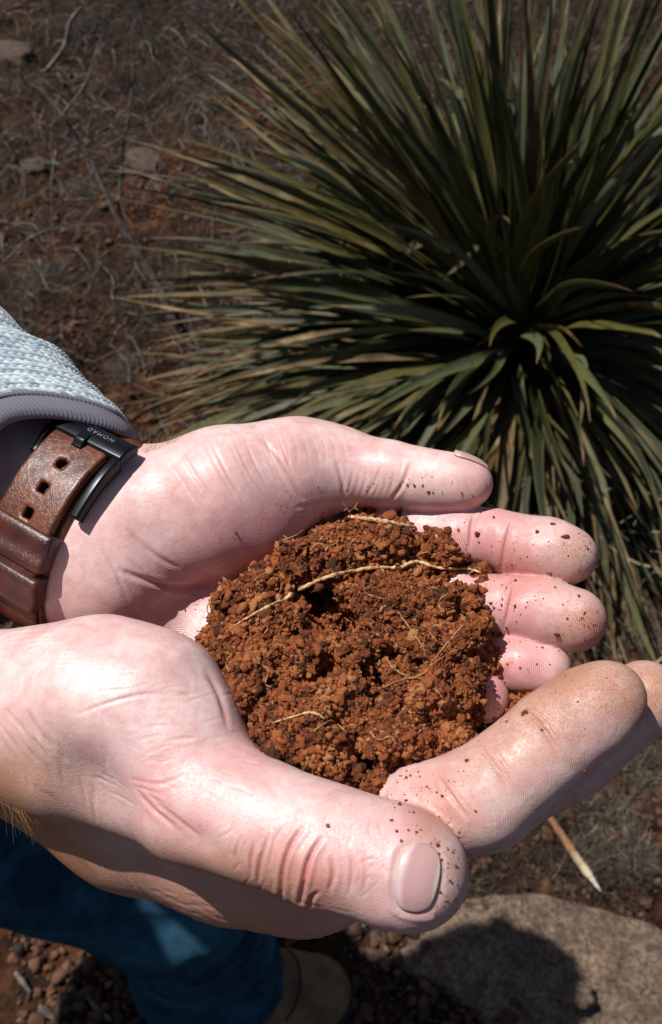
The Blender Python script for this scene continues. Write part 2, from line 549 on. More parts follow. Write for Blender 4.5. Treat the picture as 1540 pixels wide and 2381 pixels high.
# grey tufts one can tell apart
tuft_spots = [(1400, 1720, .050, 'grey dry tuft below the finger tips at the right edge'), (1330, 1835, .048, 'grey curly tuft beside the stalk, under the near index finger'), (1420, 1905, .050, 'wide grey curly tuft right of the pale stalk'), (1500, 1800, .045, 'grey tuft at the right edge of the picture'), (1370, 1985, .036, 'low grey tuft just above the grey stone'), (1480, 2000, .035, 'small grey tuft between the stalk and the right edge'),
              (1440, 1400, .050, 'grey tuft behind the middle finger tip'), (1500, 1480, .045, 'grey tuft right of the finger tips'), (1465, 1330, .045, 'grey tuft under the plant at the right'),
              (430, 250, .085, 'bushy grey tuft in the upper middle of the slope'), (330, 380, .065, 'grey tuft beside the buff stone'), (560, 180, .08, 'grey tuft next to the plant at the top'), (190, 440, .06, 'grey tuft behind the thin bare shrub'), (100, 640, .06, 'grey tuft above the knit sleeve'), (60, 210, .07, 'grey tuft at the upper left corner'),
              (300, 860, .06, 'dry tuft right of the knit sleeve'), (420, 660, .06, 'dry tuft at the foot of the bare shrub'), (520, 330, .06, 'dry tuft below the longest left leaves')]
for k, (px, py, r_, lb) in enumerate(tuft_spots):
    p = on_ground(px, py); nb = 420
    rr_ = np.random.default_rng(100 + k)
    a = rr_.uniform(0, 6.283, nb); q = r_ * rr_.random(nb) ** 0.7
    base = np.stack([p[0] + q * np.cos(a), p[1] + q * np.sin(a), ground_h(p[0] + q * np.cos(a), p[1] + q * np.sin(a)) + 0.25 * r_ * (1 - (q / r_) ** 2) * rr_.random(nb)], -1)
    V, F, own = blades(base, rr_.uniform(0.012, 0.030, nb) * (1 + r_ * 6), rr_.uniform(0.0010, 0.0020, nb), 45, 200 + k, 1.1)
    to = np.clip(0.74 + 0.17 * rr_.normal(size=nb), 0, 1)
    o = mk('grass_tuft', V, F, m_dry, attrs={'tone': to[own]}, smooth=False, origin=p); tag(o, lb, 'grass tuft', 'grey dry tufts on the dirt')

# stones
m_stone, nt, b = material('granite')
n1 = noise(nt, 30, 5, rough=0.6); n2 = noise(nt, 130, 6, rough=0.85); n3 = noise(nt, 900, 2)
c = ramp(nt, n1.outputs[0], [(0.35, (0.10, 0.064, 0.042)), (0.65, (0.21, 0.145, 0.098))])
sp = ramp(nt, n2.outputs[0], [(0.40, (0.15, 0.14, 0.13)), (0.50, (0.85, 0.85, 0.85)), (0.60, (1.5, 1.45, 1.4))])
c = mixc(nt, 0.85, c, sp, 'MULTIPLY')
nt.links.new(c, b.inputs['Base Color']); b.inputs['Roughness'].default_value = 0.9
bump(nt, b, math_(nt, 'ADD', n2.outputs[0], math_(nt, 'MULTIPLY', n1.outputs[0], 4)), 0.003, 0.9)
m_stone2, nt, b = material('rusty_stone')
n1 = noise(nt, 60, 5, rough=0.6)
c = ramp(nt, n1.outputs[0], [(0.35, (0.038, 0.021, 0.014)), (0.65, (0.090, 0.054, 0.036))])
nt.links.new(c, b.inputs['Base Color']); b.inputs['Roughness'].default_value = 0.9; bump(nt, b, n1.outputs[0], 0.004, 0.8)
def stone(name, p, sz, seed, mat, label, cat='stone', group=None, sub=4, rot=0.0):
    V, F = ico(sub)
    d = 1 + 0.38 * fbm(V + seed * 3.7, 0.9, 3, 90) + 0.09 * fbm(V + seed, 0.25, 2, 94)
    V = V * d[:, None] * np.array(sz)
    V[:, 2] = np.where(V[:, 2] > 0.55 * sz[2], 0.55 * sz[2] + (V[:, 2] - 0.55 * sz[2]) * 0.45, V[:, 2])
    c_, s_ = math.cos(rot), math.sin(rot)
    V = V @ np.array([[c_, s_, 0], [-s_, c_, 0], [0, 0, 1]])
    o = mk(name, V + np.asarray(p), F, mat, origin=p); tag(o, label, cat, group); return o
p = on_ground(1275, 2260)
stone('granite_rock', p + np.array([0.02, -0.005, -0.026]), (0.200, 0.112, 0.060), 2, m_stone, 'broad speckled grey granite rock half in shadow at the lower right', 'rock', sub=5, rot=-0.20)
sts = [(340, 385, (.075, .055, .045), 3, m_stone2, 'buff rounded stone behind the bare shrub'), (20, 135, (.10, .07, .05), 4, m_stone2, 'large rounded stone at the upper left edge'), (80, 395, (.045, .04, .03), 5, m_stone2, 'brown stone left of the thin bare shrub'),
       
       (1330, 2340, (.022, .017, .016), 9, m_stone, 'small pinkish stone resting on the shaded granite rock'), (868, 2222, (.011, .009, .009), 10, m_stone2, 'little red stone beside the boot toe'), (1110, 2330, (.016, .011, .010), 11, m_stone2, 'reddish stone in the shade right of the boot'),
       (730, 2150, (.012, .010, .008), 12, m_stone2, 'rust coloured stone under the near thumb knuckle'), (880, 2180, (.012, .010, .008), 13, m_stone2, 'rust coloured stone under the near thumb tip'), (1375, 2060, (.012, .016, .008), 14, m_stone2, 'reddish stone by the tip of the pale stalk'),
       (160, 2330, (.02, .012, .01), 15, m_stone2, 'brown stone in the gravel at the lower left corner')]
for (px, py, sz, sd, mt, lb) in sts:
    p = on_ground(px, py)
    up_ = 0.050 if 'resting on' in lb else sz[2] * 0.1
    stone('stone', p + np.array([0, 0, up_]), sz, sd, mt, lb, 'stone', 'stones lying on the dirt', 3, sd * 0.7)

# sticks
m_stick, nt, b = material('bleached_stalk')
n1 = noise(nt, 40, 4); tp = attr(nt, 'tone')
c = ramp(nt, tp, [(0.0, (0.40, 0.29, 0.17)), (0.30, (0.22, 0.085, 0.035)), (0.5, (0.30, 0.15, 0.07)), (0.7, (0.44, 0.34, 0.22)), (0.92, (0.52, 0.46, 0.36)), (1.0, (0.12, 0.10, 0.08))])
nt.links.new(c, b.inputs['Base Color']); b.inputs['Roughness'].default_value = 0.8; bump(nt, b, n1.outputs[0], 0.002, 0.6)
def stick(name, pp, rad, label, mat, cat='stick', up=0.01, n=24, seg=8, group=None, seed=0):
    w = np.array([on_ground(*q) + np.array([0, 0, up]) for q in pp]); w = spline(w, n)
    r_ = np.interp(np.linspace(0, 1, n), np.linspace(0, 1, len(rad)), rad)
    V, Fs = tube(w, r_, seg, jitter=0.1, seed=seed)
    to = np.concatenate([np.repeat(np.linspace(0, 1, n), seg), [0, 1]])
    o = mk(name, V, Fs, mat, attrs={'tone': to}, origin=V.mean(0)); tag(o, label, cat, group); return o
stick('stalk', [(1195, 1800), (1262, 1905), (1318, 1992), (1355, 2045), (1390, 2094)], [.0042, .0052, .0066, .0066, .0010], 'straight bleached dead stalk with a pointed tip lying beside the granite rock', m_stick, 'dead stalk', 0.03)
m_twig, nt, b = material('grey_twig')
n1 = noise(nt, 60, 4)
c = ramp(nt, n1.outputs[0], [(0.35, (0.040, 0.032, 0.028)), (0.55, (0.12, 0.10, 0.09)), (0.7, (0.21, 0.18, 0.16))])
nt.links.new(c, b.inputs['Base Color']); b.inputs['Roughness'].default_value = 0.85; bump(nt, b, n1.outputs[0], 0.001, 0.6)
for k, (pp, lb) in enumerate([([(40, 2265), (75, 2312)], 'grey broken stick beside the thigh of the jeans'), ([(140, 2345), (175, 2295)], 'pale split stick in the gravel, lower left'), ([(195, 2305), (225, 2345), (262, 2376)], 'grey bent stick nearest the denim hem'), ([(95, 2350), (140, 2378)], 'short grey stick at the bottom edge'),
                              ([(845, 2160), (862, 2120)], 'short grey twig right of the near thumb knuckle'), ([(1085, 1985), (1062, 2010)], 'pale bit of stalk behind the thumb tip'), ([(1290, 1440), (1400, 1530), (1480, 1600)], 'thin straw lying behind the finger tips')]):
    stick('twig', pp, [.0035, .0042, .0025] if 'thin' not in lb else [.0012, .0014, .0008], lb, m_twig, 'twig', 0.008 if 'over' not in lb else 0.06, 10, 6, seed=k)
# small green weed by the jeans
m_weed, nt, b = material('green_weed'); b.inputs['Base Color'].default_value = (0.06, 0.17, 0.05, 1)
p = on_ground(585, 2125); parts = []
for k in range(7):
    a = k * 0.9; d_ = np.array([math.cos(a), math.sin(a), 0.5])
    parts.append(tube(np.array([p + d_ * t * 0.018 for t in (0, .35, .7, 1)]), np.array([.001, .004, .0045, .0008]), 5))
V, Fs = join(parts); tag(mk('weed', V, Fs, m_weed, origin=p), 'tiny green weed sprouting in the dirt beside the jeans', 'weed')

# the bare thin shrub
shrub = empty('bare_shrub', on_ground(410, 745), 'thin leafless shrub with dark crooked twigs left of the spiky plant', 'shrub')
def brn(pts, r0, r1, name='branch'):
    w = spline(np.array([ray_at(*q) for q in pts]), len(pts) * 5)
    w += 0.004 * vnoise(w * 1.0, 0.05, 33)[:, None] * np.array([1, .3, .5])
    V, Fs = tube(w, 0.95 * np.linspace(r0, r1, len(w)), 6, jitter=0.12, seed=int(pts[0][0]))
    mk(name, V, Fs, m_twig, shrub)
D0 = 2.25
brn([(415, 760, 2.33), (385, 700, 2.30), (330, 615, 2.27), (283, 525, 2.23), (240, 440, 2.20), (205, 360, 2.17), (165, 295, 2.14), (150, 272, 2.12), (100, 215, 2.1), (60, 195, 2.08), (40, 165, 2.06)], .0065, .003)
brn([(400, 745, 2.33), (375, 690, 2.32), (322, 600, 2.30), (290, 520, 2.27), (277, 470, 2.24), (286, 350, 2.2), (300, 260, 2.16), (308, 150, 2.12), (310, 60, 2.08), (300, 25, 2.06)], .0050, .0020)
brn([(290, 340, 2.2), (260, 280, 2.18), (230, 245, 2.16), (205, 215, 2.15)], .0026, .0014)
brn([(145, 270, 2.12), (200, 190, 2.1), (230, 110, 2.08), (248, 50, 2.05), (215, 20, 2.03)], .0034, .0016)
brn([(110, 165, 2.12), (150, 110, 2.1), (165, 50, 2.08), (190, 15, 2.07)], .0060, .0040)
brn([(140, 320, 2.15), (200, 280, 2.16), (270, 245, 2.17), (285, 222, 2.18)], .0020, .0010)
brn([(150, 360, 2.15), (210, 330, 2.2), (270, 300, 2.22), (385, 280, 2.25)], .0018, .0009)
brn([(200, 315, 2.16), (235, 335, 2.17), (275, 352, 2.18)], .0028, .0014)
brn([(345, 235, 2.2), (390, 190, 2.22), (438, 130, 2.25)], .0018, .0009)
brn([(130, 350, 2.14), (118, 440, 2.14), (120, 520, 2.15), (132, 600, 2.16), (120, 640, 2.17)], .0022, .0010)
brn([(10, 610, 2.1), (60, 560, 2.1), (110, 535, 2.1), (160, 528, 2.1)], .0026, .0010)
brn([(88, 605, 2.1), (100, 650, 2.1), (122, 680, 2.1), (190, 655, 2.1), (225, 630, 2.1)], .0024, .0010)
brn([(222, 475, 2.22), (200, 450, 2.2), (178, 440, 2.2)], .0020, .0010)
brn([(215, 480, 2.2), (180, 540, 2.2), (160, 600, 2.22), (135, 640, 2.22)], .0018, .0009)
brn([(0, 540, 2.1), (10, 600, 2.1), (30, 660, 2.12), (60, 730, 2.15)], .0026, .0014)
brn([(320, 475, 2.3), (350, 450, 2.28), (385, 420, 2.27)], .0018, .0009)
brn([(210, 210, 2.3), (240, 185, 2.3), (262, 200, 2.32), (275, 225, 2.33)], .0018, .0010)
brn([(405, 70, 2.3), (430, 95, 2.3)], .003, .002)
# low cushions of grey dead litter, too many to count
nm = 130; rr_ = np.random.default_rng(55); Vs, Fs_, To = [], [], []
o_ = 0
for k in range(nm):
    yc = 0.75 + 3.6 * rr_.random() ** 1.1; xc = rr_.uniform(-1, 1) * (0.28 + yc * 0.36)
    if yc < 1.0 and xc < 0.1: continue
    r_ = rr_.uniform(.03, .10) * (0.6 + .25 * yc); nb = 150
    a = rr_.uniform(0, 6.283, nb); q = r_ * rr_.random(nb) ** 0.6
    bx = xc + q * np.cos(a); by = yc + q * np.sin(a)
    base = np.stack([bx, by, ground_h(bx, by) + 0.35 * r_ * (1 - (q / r_) ** 2) * rr_.random(nb)], -1)
    V, F, own = blades(base, rr_.uniform(0.015, 0.04, nb) * (0.7 + .3 * yc), rr_.uniform(0.0012, 0.0026, nb) * (.7 + .3 * yc), 35, 300 + k, 1.2)
    Vs.append(V); Fs_.append(F + o_); o_ += len(V); To.append(np.clip(rr_.uniform(.35, .62) + 0.2 * rr_.normal(size=nb), 0, 1)[own])
o = mk('dead_litter', np.concatenate(Vs), np.concatenate(Fs_), m_dry, attrs={'tone': np.concatenate(To)}, smooth=False, origin=(0, 2, 0)); tag(o, 'low grey cushions of dead plant litter covering the slope', 'plant litter', kind='stuff')
# fallen hair-thin twigs lying in a tangle
nm = 950; rr_ = np.random.default_rng(56); parts = []
for k in range(nm):
    yc = 0.9 + 3.4 * rr_.random() ** 1.15; xc = rr_.uniform(-1, .35) * (0.25 + yc * 0.36)
    a = rr_.uniform(0, 6.283); L = rr_.uniform(.06, .22); m_ = 6
    t = np.linspace(0, 1, m_)
    a2 = a + np.cumsum(rr_.normal(0, .28, m_)); st = np.stack([np.cos(a2), np.sin(a2)], -1) * L / m_
    xy = np.cumsum(st, 0) + [xc, yc]
    z_ = ground_h(xy[:, 0], xy[:, 1]) + 0.012 + rr_.uniform(0, .06) * np.sin(t * 3.1 * rr_.uniform(.6, 1)) + .01 * rr_.random(m_)
    parts.append(tube(np.column_stack([xy, z_]), np.linspace(1, .4, m_) * rr_.uniform(.0009, .0026) * (.6 + .25 * yc), 4, cap=False))
V, Fs = join(parts)
o = mk('twig_litter', V, Fs, m_twig, origin=(0, 2, 0)); tag(o, 'tangle of thin fallen grey twigs spread over the red dirt', 'twig litter', kind='stuff')
print('ground', round(time.time() - T0, 1))
# =====================================================================
# the big spiky plant
# =====================================================================
m_leaf, nt, b = material('spiky_leaf')
al = attr(nt, 'along'); ed = attr(nt, 'edge'); lt = attr(nt, 'tone'); dr_ = attr(nt, 'dry')
n1 = noise(nt, 18, 4, rough=0.6)
g0 = ramp(nt, math_(nt, 'ADD', math_(nt, 'MULTIPLY', lt, 0.7), math_(nt, 'MULTIPLY', n1.outputs[0], 0.3)), [(0.15, (0.010, 0.014, 0.004)), (0.42, (0.022, 0.029, 0.010)), (0.57, (0.085, 0.080, 0.018)), (0.70, (0.075, 0.092, 0.050)), (0.95, (0.17, 0.18, 0.12))])
dryc = ramp(nt, n1.outputs[0], [(0.35, (0.075, 0.040, 0.016)), (0.55, (0.19, 0.105, 0.045)), (0.70, (0.40, 0.29, 0.16))])
tip = ramp(nt, al, [(0.82, (0, 0, 0)), (0.99, (1, 1, 1))])
f = math_(nt, 'MAXIMUM', dr_, math_(nt, 'MULTIPLY', tip, 0.8))
c = mixc(nt, f, g0, dryc)
c = mixc(nt, math_(nt, 'MULTIPLY', ramp(nt, ed, [(0.80, (0, 0, 0)), (0.97, (1, 1, 1))]), 0.65), c, (0.20, 0.155, 0.035))
nt.links.new(c, b.inputs['Base Color']); b.inputs['Roughness'].default_value = 0.5; b.inputs['Specular IOR Level'].default_value = 0.35
st = attr(nt, 'across'); sn = math_(nt, 'SINE', math_(nt, 'MULTIPLY', st, 60.0))
bump(nt, b, sn, 0.0006, 0.35)

PB = np.array([0.385, 1.60, 0.24])
plant = empty('spiky_plant', (PB[0], PB[1], gz(PB[0], PB[1])), 'large rosette plant with long narrow saw edged green leaves behind the hands', 'plant')
m_core, nt, b = material('leaf_bases'); b.inputs['Base Color'].default_value = (0.10, 0.055, 0.03, 1); b.inputs['Roughness'].default_value = 0.9
V, F = ico(3); V = V * np.array([.075, .075, .15]) * (1 + .2 * fbm(V, .5, 3, 5))[:, None]
mk('stem', V + PB - np.array([0, 0, .13]), F, m_core, plant)
SEG = 15
def leaf_geo(az, el, L, w, droop, twist, r0, z0, seed, bend=0.0, kink=None):
    r = random.Random(seed)
    t = np.linspace(0, 1, SEG)
    ce, se = math.cos(el), math.sin(el)
    h = np.array([math.cos(az), math.sin(az), 0.0]); side0 = np.array([-math.sin(az), math.cos(az), 0.0])
    C_ = PB + np.array([0, 0, z0]) + h * r0 + h[None] * (ce * L * t)[:, None] + np.array([0, 0, 1.0])[None] * (se * L * t - droop * L * t ** 2.2)[:, None] + side0[None] * (bend * L * t ** 2)[:, None]
    ph = r.uniform(0, 6.28)
    C_ += side0[None] * (0.008 * np.sin(t * 7 + ph))[:, None]
    if kink is not None:                        # folded over leaf
        kt = np.clip(t - kink, 0, 1); C_[:, 2] -= kt * L * 0.75; C_ -= h[None] * (kt * L * 0.35)[:, None]
    gh = ground_h(C_[:, 0], C_[:, 1])
    C_[:, 2] = np.maximum(C_[:, 2], gh + 0.012 + 0.02 * r.random())
    T_ = np.gradient(C_, axis=0); T_ /= np.linalg.norm(T_, axis=1)[:, None]
    tw = twist * t + 0.25 * np.sin(t * 5 + ph)
    nrm = np.cross(side0[None], T_); nrm /= np.maximum(np.linalg.norm(nrm, axis=1), 1e-6)[:, None]
    nrm = np.where(nrm[:, 2:3] < 0, -nrm, nrm)
    sd = np.cross(T_, nrm)
    sd2 = sd * np.cos(tw)[:, None] + nrm * np.sin(tw)[:, None]; nr2 = np.cross(sd2, T_)
    nr2 = np.where((nr2 * nrm).sum(1)[:, None] < 0, -nr2, nr2)
    wt = w * np.minimum(1.0, 1.25 * (1 - t) ** 0.75) * (1 + 0.5 * np.exp(-(t / 0.06) ** 2)) + 0.0006
    a = np.array([-1, -.8, 0, .8, 1.0]); fold = np.array([.30, .20, 0, .20, .30])
    V = C_[:, None] + sd2[:, None] * (wt[:, None, None] * a[None, :, None] * 0.5) + nr2[:, None] * (wt[:, None, None] * fold[None, :, None] * 0.5)
    at = {'along': np.repeat(t, 5), 'edge': np.tile(np.abs(a), SEG), 'across': np.tile(a, SEG)}
    return V.reshape(-1, 3), at
iF, jF = np.meshgrid(np.arange(SEG - 1), np.arange(4), indexing='ij')
LF = np.stack([iF * 5 + jF, iF * 5 + jF + 1, (iF + 1) * 5 + jF + 1, (iF + 1) * 5 + jF], -1).reshape(-1, 4)
rl = random.Random(12)
leaves = []
def add(az, el, L, w, droop, tw, r0, z0, dry, tone, bend=0.0, kink=None):
    V, at = leaf_geo(az, el, L, w, droop, tw, r0, z0, len(leaves), bend, kink)
    at['dry'] = np.full(len(V), dry) * (0.6 + 0.4 * at['along']); at['tone'] = np.full(len(V), tone)
    p = WI(V); px_, py_ = pix(p); ok = (px_ > 0) & (px_ < 1540) & (py_ > 0) & (py_ < 2380) & (p[:, 2] < -200)
    leaves.append((float(ok.mean()) * L * w, V, at))
for k in range(520):
    u = (k + 0.5) / 520
    az = k * 2.39996 + rl.uniform(-.1, .1)
    el = math.radians(84 - 104 * u ** 0.85 + rl.gauss(0, 6))
    L = rl.uniform(0.62, 0.86) * (1.0 if u < .75 else 0.82) * (0.80 if math.sin(az) < -0.5 and u > .3 else 1)
    w = rl.uniform(0.016, 0.029)
    dry = 0.0 if rl.random() > 0.06 + 0.45 * sstep(.72, .95, u) else rl.uniform(.5, 1)
    add(az, el, L, w, rl.uniform(0.06, 0.20) + 0.26 * u + (0.10 if rl.random() < .2 else 0), rl.gauss(0, 1.0), 0.025 + 0.05 * u, 0.05 - 0.16 * u, float(dry), rl.gauss(0.48, 0.26), rl.gauss(0, 0.12), rl.uniform(.35, .7) if rl.random() < .05 else None)
for k in range(340):                             # dead hanging skirt and flattened outer leaves
    az = rl.uniform(0, 2 * math.pi); el = math.radians(rl.gauss(-14, 12))
    L = rl.uniform(0.50, 0.85) * (0.78 if math.sin(az) < -0.4 else 1)
    add(az, el, L, rl.uniform(.008, .015), rl.uniform(0.15, 0.4), rl.gauss(0, 1.2), 0.06, -0.13, rl.choice([1, 1, .9, .6, .2]), rl.uniform(.3, .7), rl.gauss(0, 0.15))
for k in range(230):                             # dense lower left side, half dead
    az = math.radians(rl.uniform(165, 262)); el = math.radians(rl.uniform(-8, 24))
    dd_ = rl.choice([0, 0, .2, .6, 1])
    add(az, el, rl.uniform(0.50, 0.80) * (0.85 if az > math.radians(225) else 1), rl.uniform(.012, .022), rl.uniform(0.10, 0.34), rl.gauss(0, 1.3), 0.05, -0.10 + rl.uniform(0, .10), dd_, rl.uniform(.3, .95), rl.gauss(0, 0.14))
for k in range(150):                             # hanging skirt towards the hands
    az = math.radians(rl.uniform(235, 345)); el = math.radians(rl.uniform(-30, 20))
    add(az, el, rl.uniform(0.40, 0.66), rl.uniform(.014, .024), rl.uniform(0.25, 0.55), rl.gauss(0, .8), 0.05, -0.08 + rl.uniform(0, .10), rl.choice([0, .2, .8, 1, 1]), rl.uniform(.35, .8), rl.gauss(0, 0.10))
for k in range(110):                             # upright fan on the far left side
    az = math.radians(rl.uniform(95, 185)); el = math.radians(rl.uniform(18, 62))
    add(az, el, rl.uniform(0.68, 0.92), rl.uniform(.018, .029), rl.uniform(0.04, 0.20), rl.gauss(0, .9), 0.04, -0.02 + rl.uniform(0, .08), rl.choice([0, 0, 0, .5]), rl.uniform(.25, .75), rl.gauss(0, 0.10))
leaves.sort(key=lambda q: -q[0])
for k, (_, V, at) in enumerate(leaves[:300]):
    mk('leaf', V, LF, m_leaf, plant, attrs=at)
rest = leaves[300:]
V = np.concatenate([q[1] for q in rest]); nv = SEG * 5
F = (LF[None] + (np.arange(len(rest)) * nv)[:, None, None]).reshape(-1, 4)
o = mk('leaves', V, F, m_leaf, plant, attrs={kk: np.concatenate([q[2][kk] for q in rest]) for kk in rest[0][2]})
o['kind'] = 'stuff'
# curly straw coloured fibres caught among the leaves
n = 900
rg = np.random.default_rng(77)
a = rg.uniform(0, 6.283, n); q = rg.uniform(.1, .75, n)
base = np.stack([PB[0] + q * np.cos(a), PB[1] + q * np.sin(a), 0.10 + rg.uniform(0, .22, n) * (1 - q)], -1)
V, F, own = blades(base, rg.uniform(.02, .09, n), rg.uniform(.0015, .004, n), 10, 78, 1.0)
o = mk('fibres', V, F, m_dry, plant, attrs={'tone': np.clip(rg.normal(.85, .15, n), 0, 1)[own]}, smooth=False); o['kind'] = 'stuff'
# more of the same sort far behind, top left corner
PB2 = on_ground(-20, -10) + np.array([-.1, .5, .15])
print('plant', round(time.time() - T0, 1))
# =====================================================================
# the person: two cupped hands, in camera-aligned millimetres
# =====================================================================
person = empty('person', W(P(100, 1600, 420)), 'person in light blue knit sweater and jeans cupping red soil in both hands', 'person')

def skin_mat(name, dirt=True):
    m, nt, b = material(name)
    n0 = noise(nt, 28, 3, rough=0.55); n1 = noise(nt, 90, 4, rough=0.65, dist=0.6); n2 = noise(nt, 330, 3, rough=0.7)
    mott = math_(nt, 'ADD', math_(nt, 'ADD', math_(nt, 'MULTIPLY', n1.outputs[0], 0.45), math_(nt, 'MULTIPLY', n0.outputs[0], 0.25)), math_(nt, 'MULTIPLY', n2.outputs[0], 0.30))
    base = ramp(nt, mott, [(0.34, (0.56, 0.30, 0.285)), (0.50, (0.69, 0.455, 0.425)), (0.66, (0.81, 0.645, 0.605))])
    fl = attr(nt, 'flush')
    c = mixc(nt, math_(nt, 'MULTIPLY', fl, 0.8), base, (0.60, 0.21, 0.21))
    tn = attr(nt, 'tan')
    c = mixc(nt, tn, c, (0.42, 0.20, 0.115))  # tan skin, plus the shade painted on the near hand's lower side
    vein = attr(nt, 'vein')
    c = mixc(nt, vein, c, (0.55, 0.40, 0.48))
    cr = attr(nt, 'crease')
    c = mixc(nt, math_(nt, 'MULTIPLY', cr, 0.42), c, (0.55, 0.20, 0.17))
    # fine dust of soil
    nd = noise(nt, 2600, 2, rough=0.7)
    dd = math_(nt, 'MULTIPLY', attr(nt, 'dirt'), math_(nt, 'GREATER_THAN', nd.outputs[0], 0.57))
    nd2 = noise(nt, 500, 4, rough=0.7)
    dd2 = math_(nt, 'MULTIPLY', attr(nt, 'dirt'), math_(nt, 'MULTIPLY', nd2.outputs[0], 0.75))
    dsum = math_(nt, 'ADD', math_(nt, 'MULTIPLY', dd, 0.55), dd2, clamp=True)
    c = mixc(nt, dsum, c, (0.34, 0.15, 0.07))
    nt.links.new(c, b.inputs['Base Color'])
    b.inputs['Subsurface Weight'].default_value = 0.14
    b.inputs['Subsurface Radius'].default_value = (1.0, 0.32, 0.16)
    b.inputs['Subsurface Scale'].default_value = 0.0018
    b.inputs['Specular IOR Level'].default_value = 0.55
    rr = noise(nt, 900, 3)
    rg = nt.nodes.new('ShaderNodeMapRange'); nt.links.new(rr.outputs[0], rg.inputs[0])
    rg.inputs[1].default_value = 0.3; rg.inputs[2].default_value = 0.7; rg.inputs[3].default_value = 0.32; rg.inputs[4].default_value = 0.52
    nt.links.new(rg.outputs[0], b.inputs['Roughness'])
    # relief: ridges running round the fingers (coordinate 'ridge'), fine skin cells elsewhere
    rid = attr(nt, 'ridge')                      # already in ridge periods
    warp = noise(nt, 260, 2)
    ph = math_(nt, 'ADD', rid, math_(nt, 'MULTIPLY', warp.outputs[0], 1.3))
    sw = math_(nt, 'SINE', math_(nt, 'MULTIPLY', ph, 6.2832))
    brk = noise(nt, 210, 3, rough=0.7)
    bm = ramp(nt, brk.outputs[0], [(0.40, (0.05, 0.05, 0.05)), (0.60, (1, 1, 1))])
    rw = math_(nt, 'MULTIPLY', math_(nt, 'MULTIPLY', sw, bm), attr(nt, 'ridgew'))
    nn = bump(nt, b, rw, 0.00006, 1.0)
    vo = nt.nodes.new('ShaderNodeTexVoronoi'); vo.feature = 'DISTANCE_TO_EDGE'; vo.inputs['Scale'].default_value = 1150
    g = nt.nodes.new('ShaderNodeNewGeometry')
    mv = nt.nodes.new('ShaderNodeVectorMath'); mv.operation = 'ADD'
    wv = noise(nt, 400, 2); sv = nt.nodes.new('ShaderNodeVectorMath'); sv.operation = 'SCALE'; sv.inputs[3].default_value = 0.0016
    nt.links.new(wv.outputs['Color'], sv.inputs[0]); nt.links.new(g.outputs['Position'], mv.inputs[0]); nt.links.new(sv.outputs[0], mv.inputs[1])
    nt.links.new(mv.outputs[0], vo.inputs['Vector'])
    cell = math_(nt, 'MULTIPLY', math_(nt, 'MINIMUM', vo.outputs['Distance'], 0.12), attr(nt, 'cell'))
    nn = bump(nt, b, cell, 0.00045, 0.45, nn)
    fn = noise(nt, 1600, 3, rough=0.65)
    nn = bump(nt, b, fn.outputs[0], 0.00020, 0.5, nn)
    return m
SKIN = skin_mat('skin')

def chain(fld, A, pts, k=3.0):
    for (a, b) in zip(pts[:-1], pts[1:]):
        fl = a[4] if len(a) > 4 else None
        fld.cone(A, P(*a[:3]), P(*b[:3]), a[3], b[3], k, fl)

# ---------- far hand ----------
n_ax = np.array([.83, -.40, .38]); n_ax /= np.linalg.norm(n_ax)
e1 = np.array([.435, .90, 0.0]); e1 = e1 - n_ax * (e1 @ n_ax); e1 /= np.linalg.norm(e1)
e2 = np.cross(n_ax, e1)
if e2[2] < 0: e2 = -e2
WC = P(187, 1234, 288)                       # wrist centre
WA, WB = 28.5, 19.5                          # half axes of the wrist

HG = 0.8
fa = Field(P(0, 1250, 300) + np.array([-75, -55, -60]), P(1440, 1000, 270) + np.array([8, 22, 52]), HG)
palm = fa.blank()
# forearm and wrist
fl_w = (e2, 0.70)
fa.cone(palm, WC - n_ax * 150 + e1 * 2, WC + n_ax * 8, 34, WA - 1.0, 3, fl_w)
fa.cone(palm, WC + n_ax * 4, P(330, 1245, 291), WA - 1.0, 22, 6, (e2, 0.74))
# thenar mound
fa.cone(palm, P(345, 1178, 286), P(520, 1150, 283), 16.5, 18.5, 7)
fa.cone(palm, P(520, 1150, 283), P(655, 1115, 286), 18.5, 16.6, 6)
fa.cone(palm, P(655, 1115, 288), P(725, 1092, 290), 16.3, 14.2, 5)
fa.cone(palm, P(400, 1240, 285), P(600, 1215, 284), 14.0, 13.5, 7)
# hypothenar + palm floor
fa.cone(palm, P(215, 1330, 296), P(330, 1410, 294), 15.5, 15.5, 8)
fa.cone(palm, P(330, 1410, 294), P(560, 1500, 292), 15.5, 16, 6)
fa.cone(palm, P(560, 1500, 290), P(820, 1560, 294), 16, 14, 8)
fa.cone(palm, P(380, 1350, 298), P(800, 1350, 304), 14, 14, 8)
fa.cone(palm, P(800, 1350, 304), P(930, 1300, 302), 14, 12, 8)
fa.cone(palm, P(780, 1470, 304), P(950, 1500, 296), 14, 12, 8)
# thumb
thumb = fa.blank()
chain(fa, thumb, [(705, 1092, 290, 14.6), (800, 1090, 288, 10.9), (905, 1102, 284, 9.0), (990, 1114, 281, 7.9), (1062, 1120, 278, 7.0), (1098, 1124, 277, 5.9)], 5)
fa.cone(thumb, P(1000, 1122, 279), P(1070, 1128, 277), 6.4, 5.6, 4)
# soft web under the thumb
web = fa.blank()
fa.cone(web, P(560, 1262, 286), P(700, 1180, 287), 6.0, 4.2, 4)
fa.cone(web, P(700, 1180, 287), P(760, 1158, 288), 4.2, 3.0, 3)
web2 = fa.blank()
fa.cone(web2, P(640, 1290, 293), P(745, 1215, 293), 6.0, 5.2, 4)
fa.cone(web2, P(735, 1225, 293), P(775, 1195, 292), 5.4, 4.4, 4)
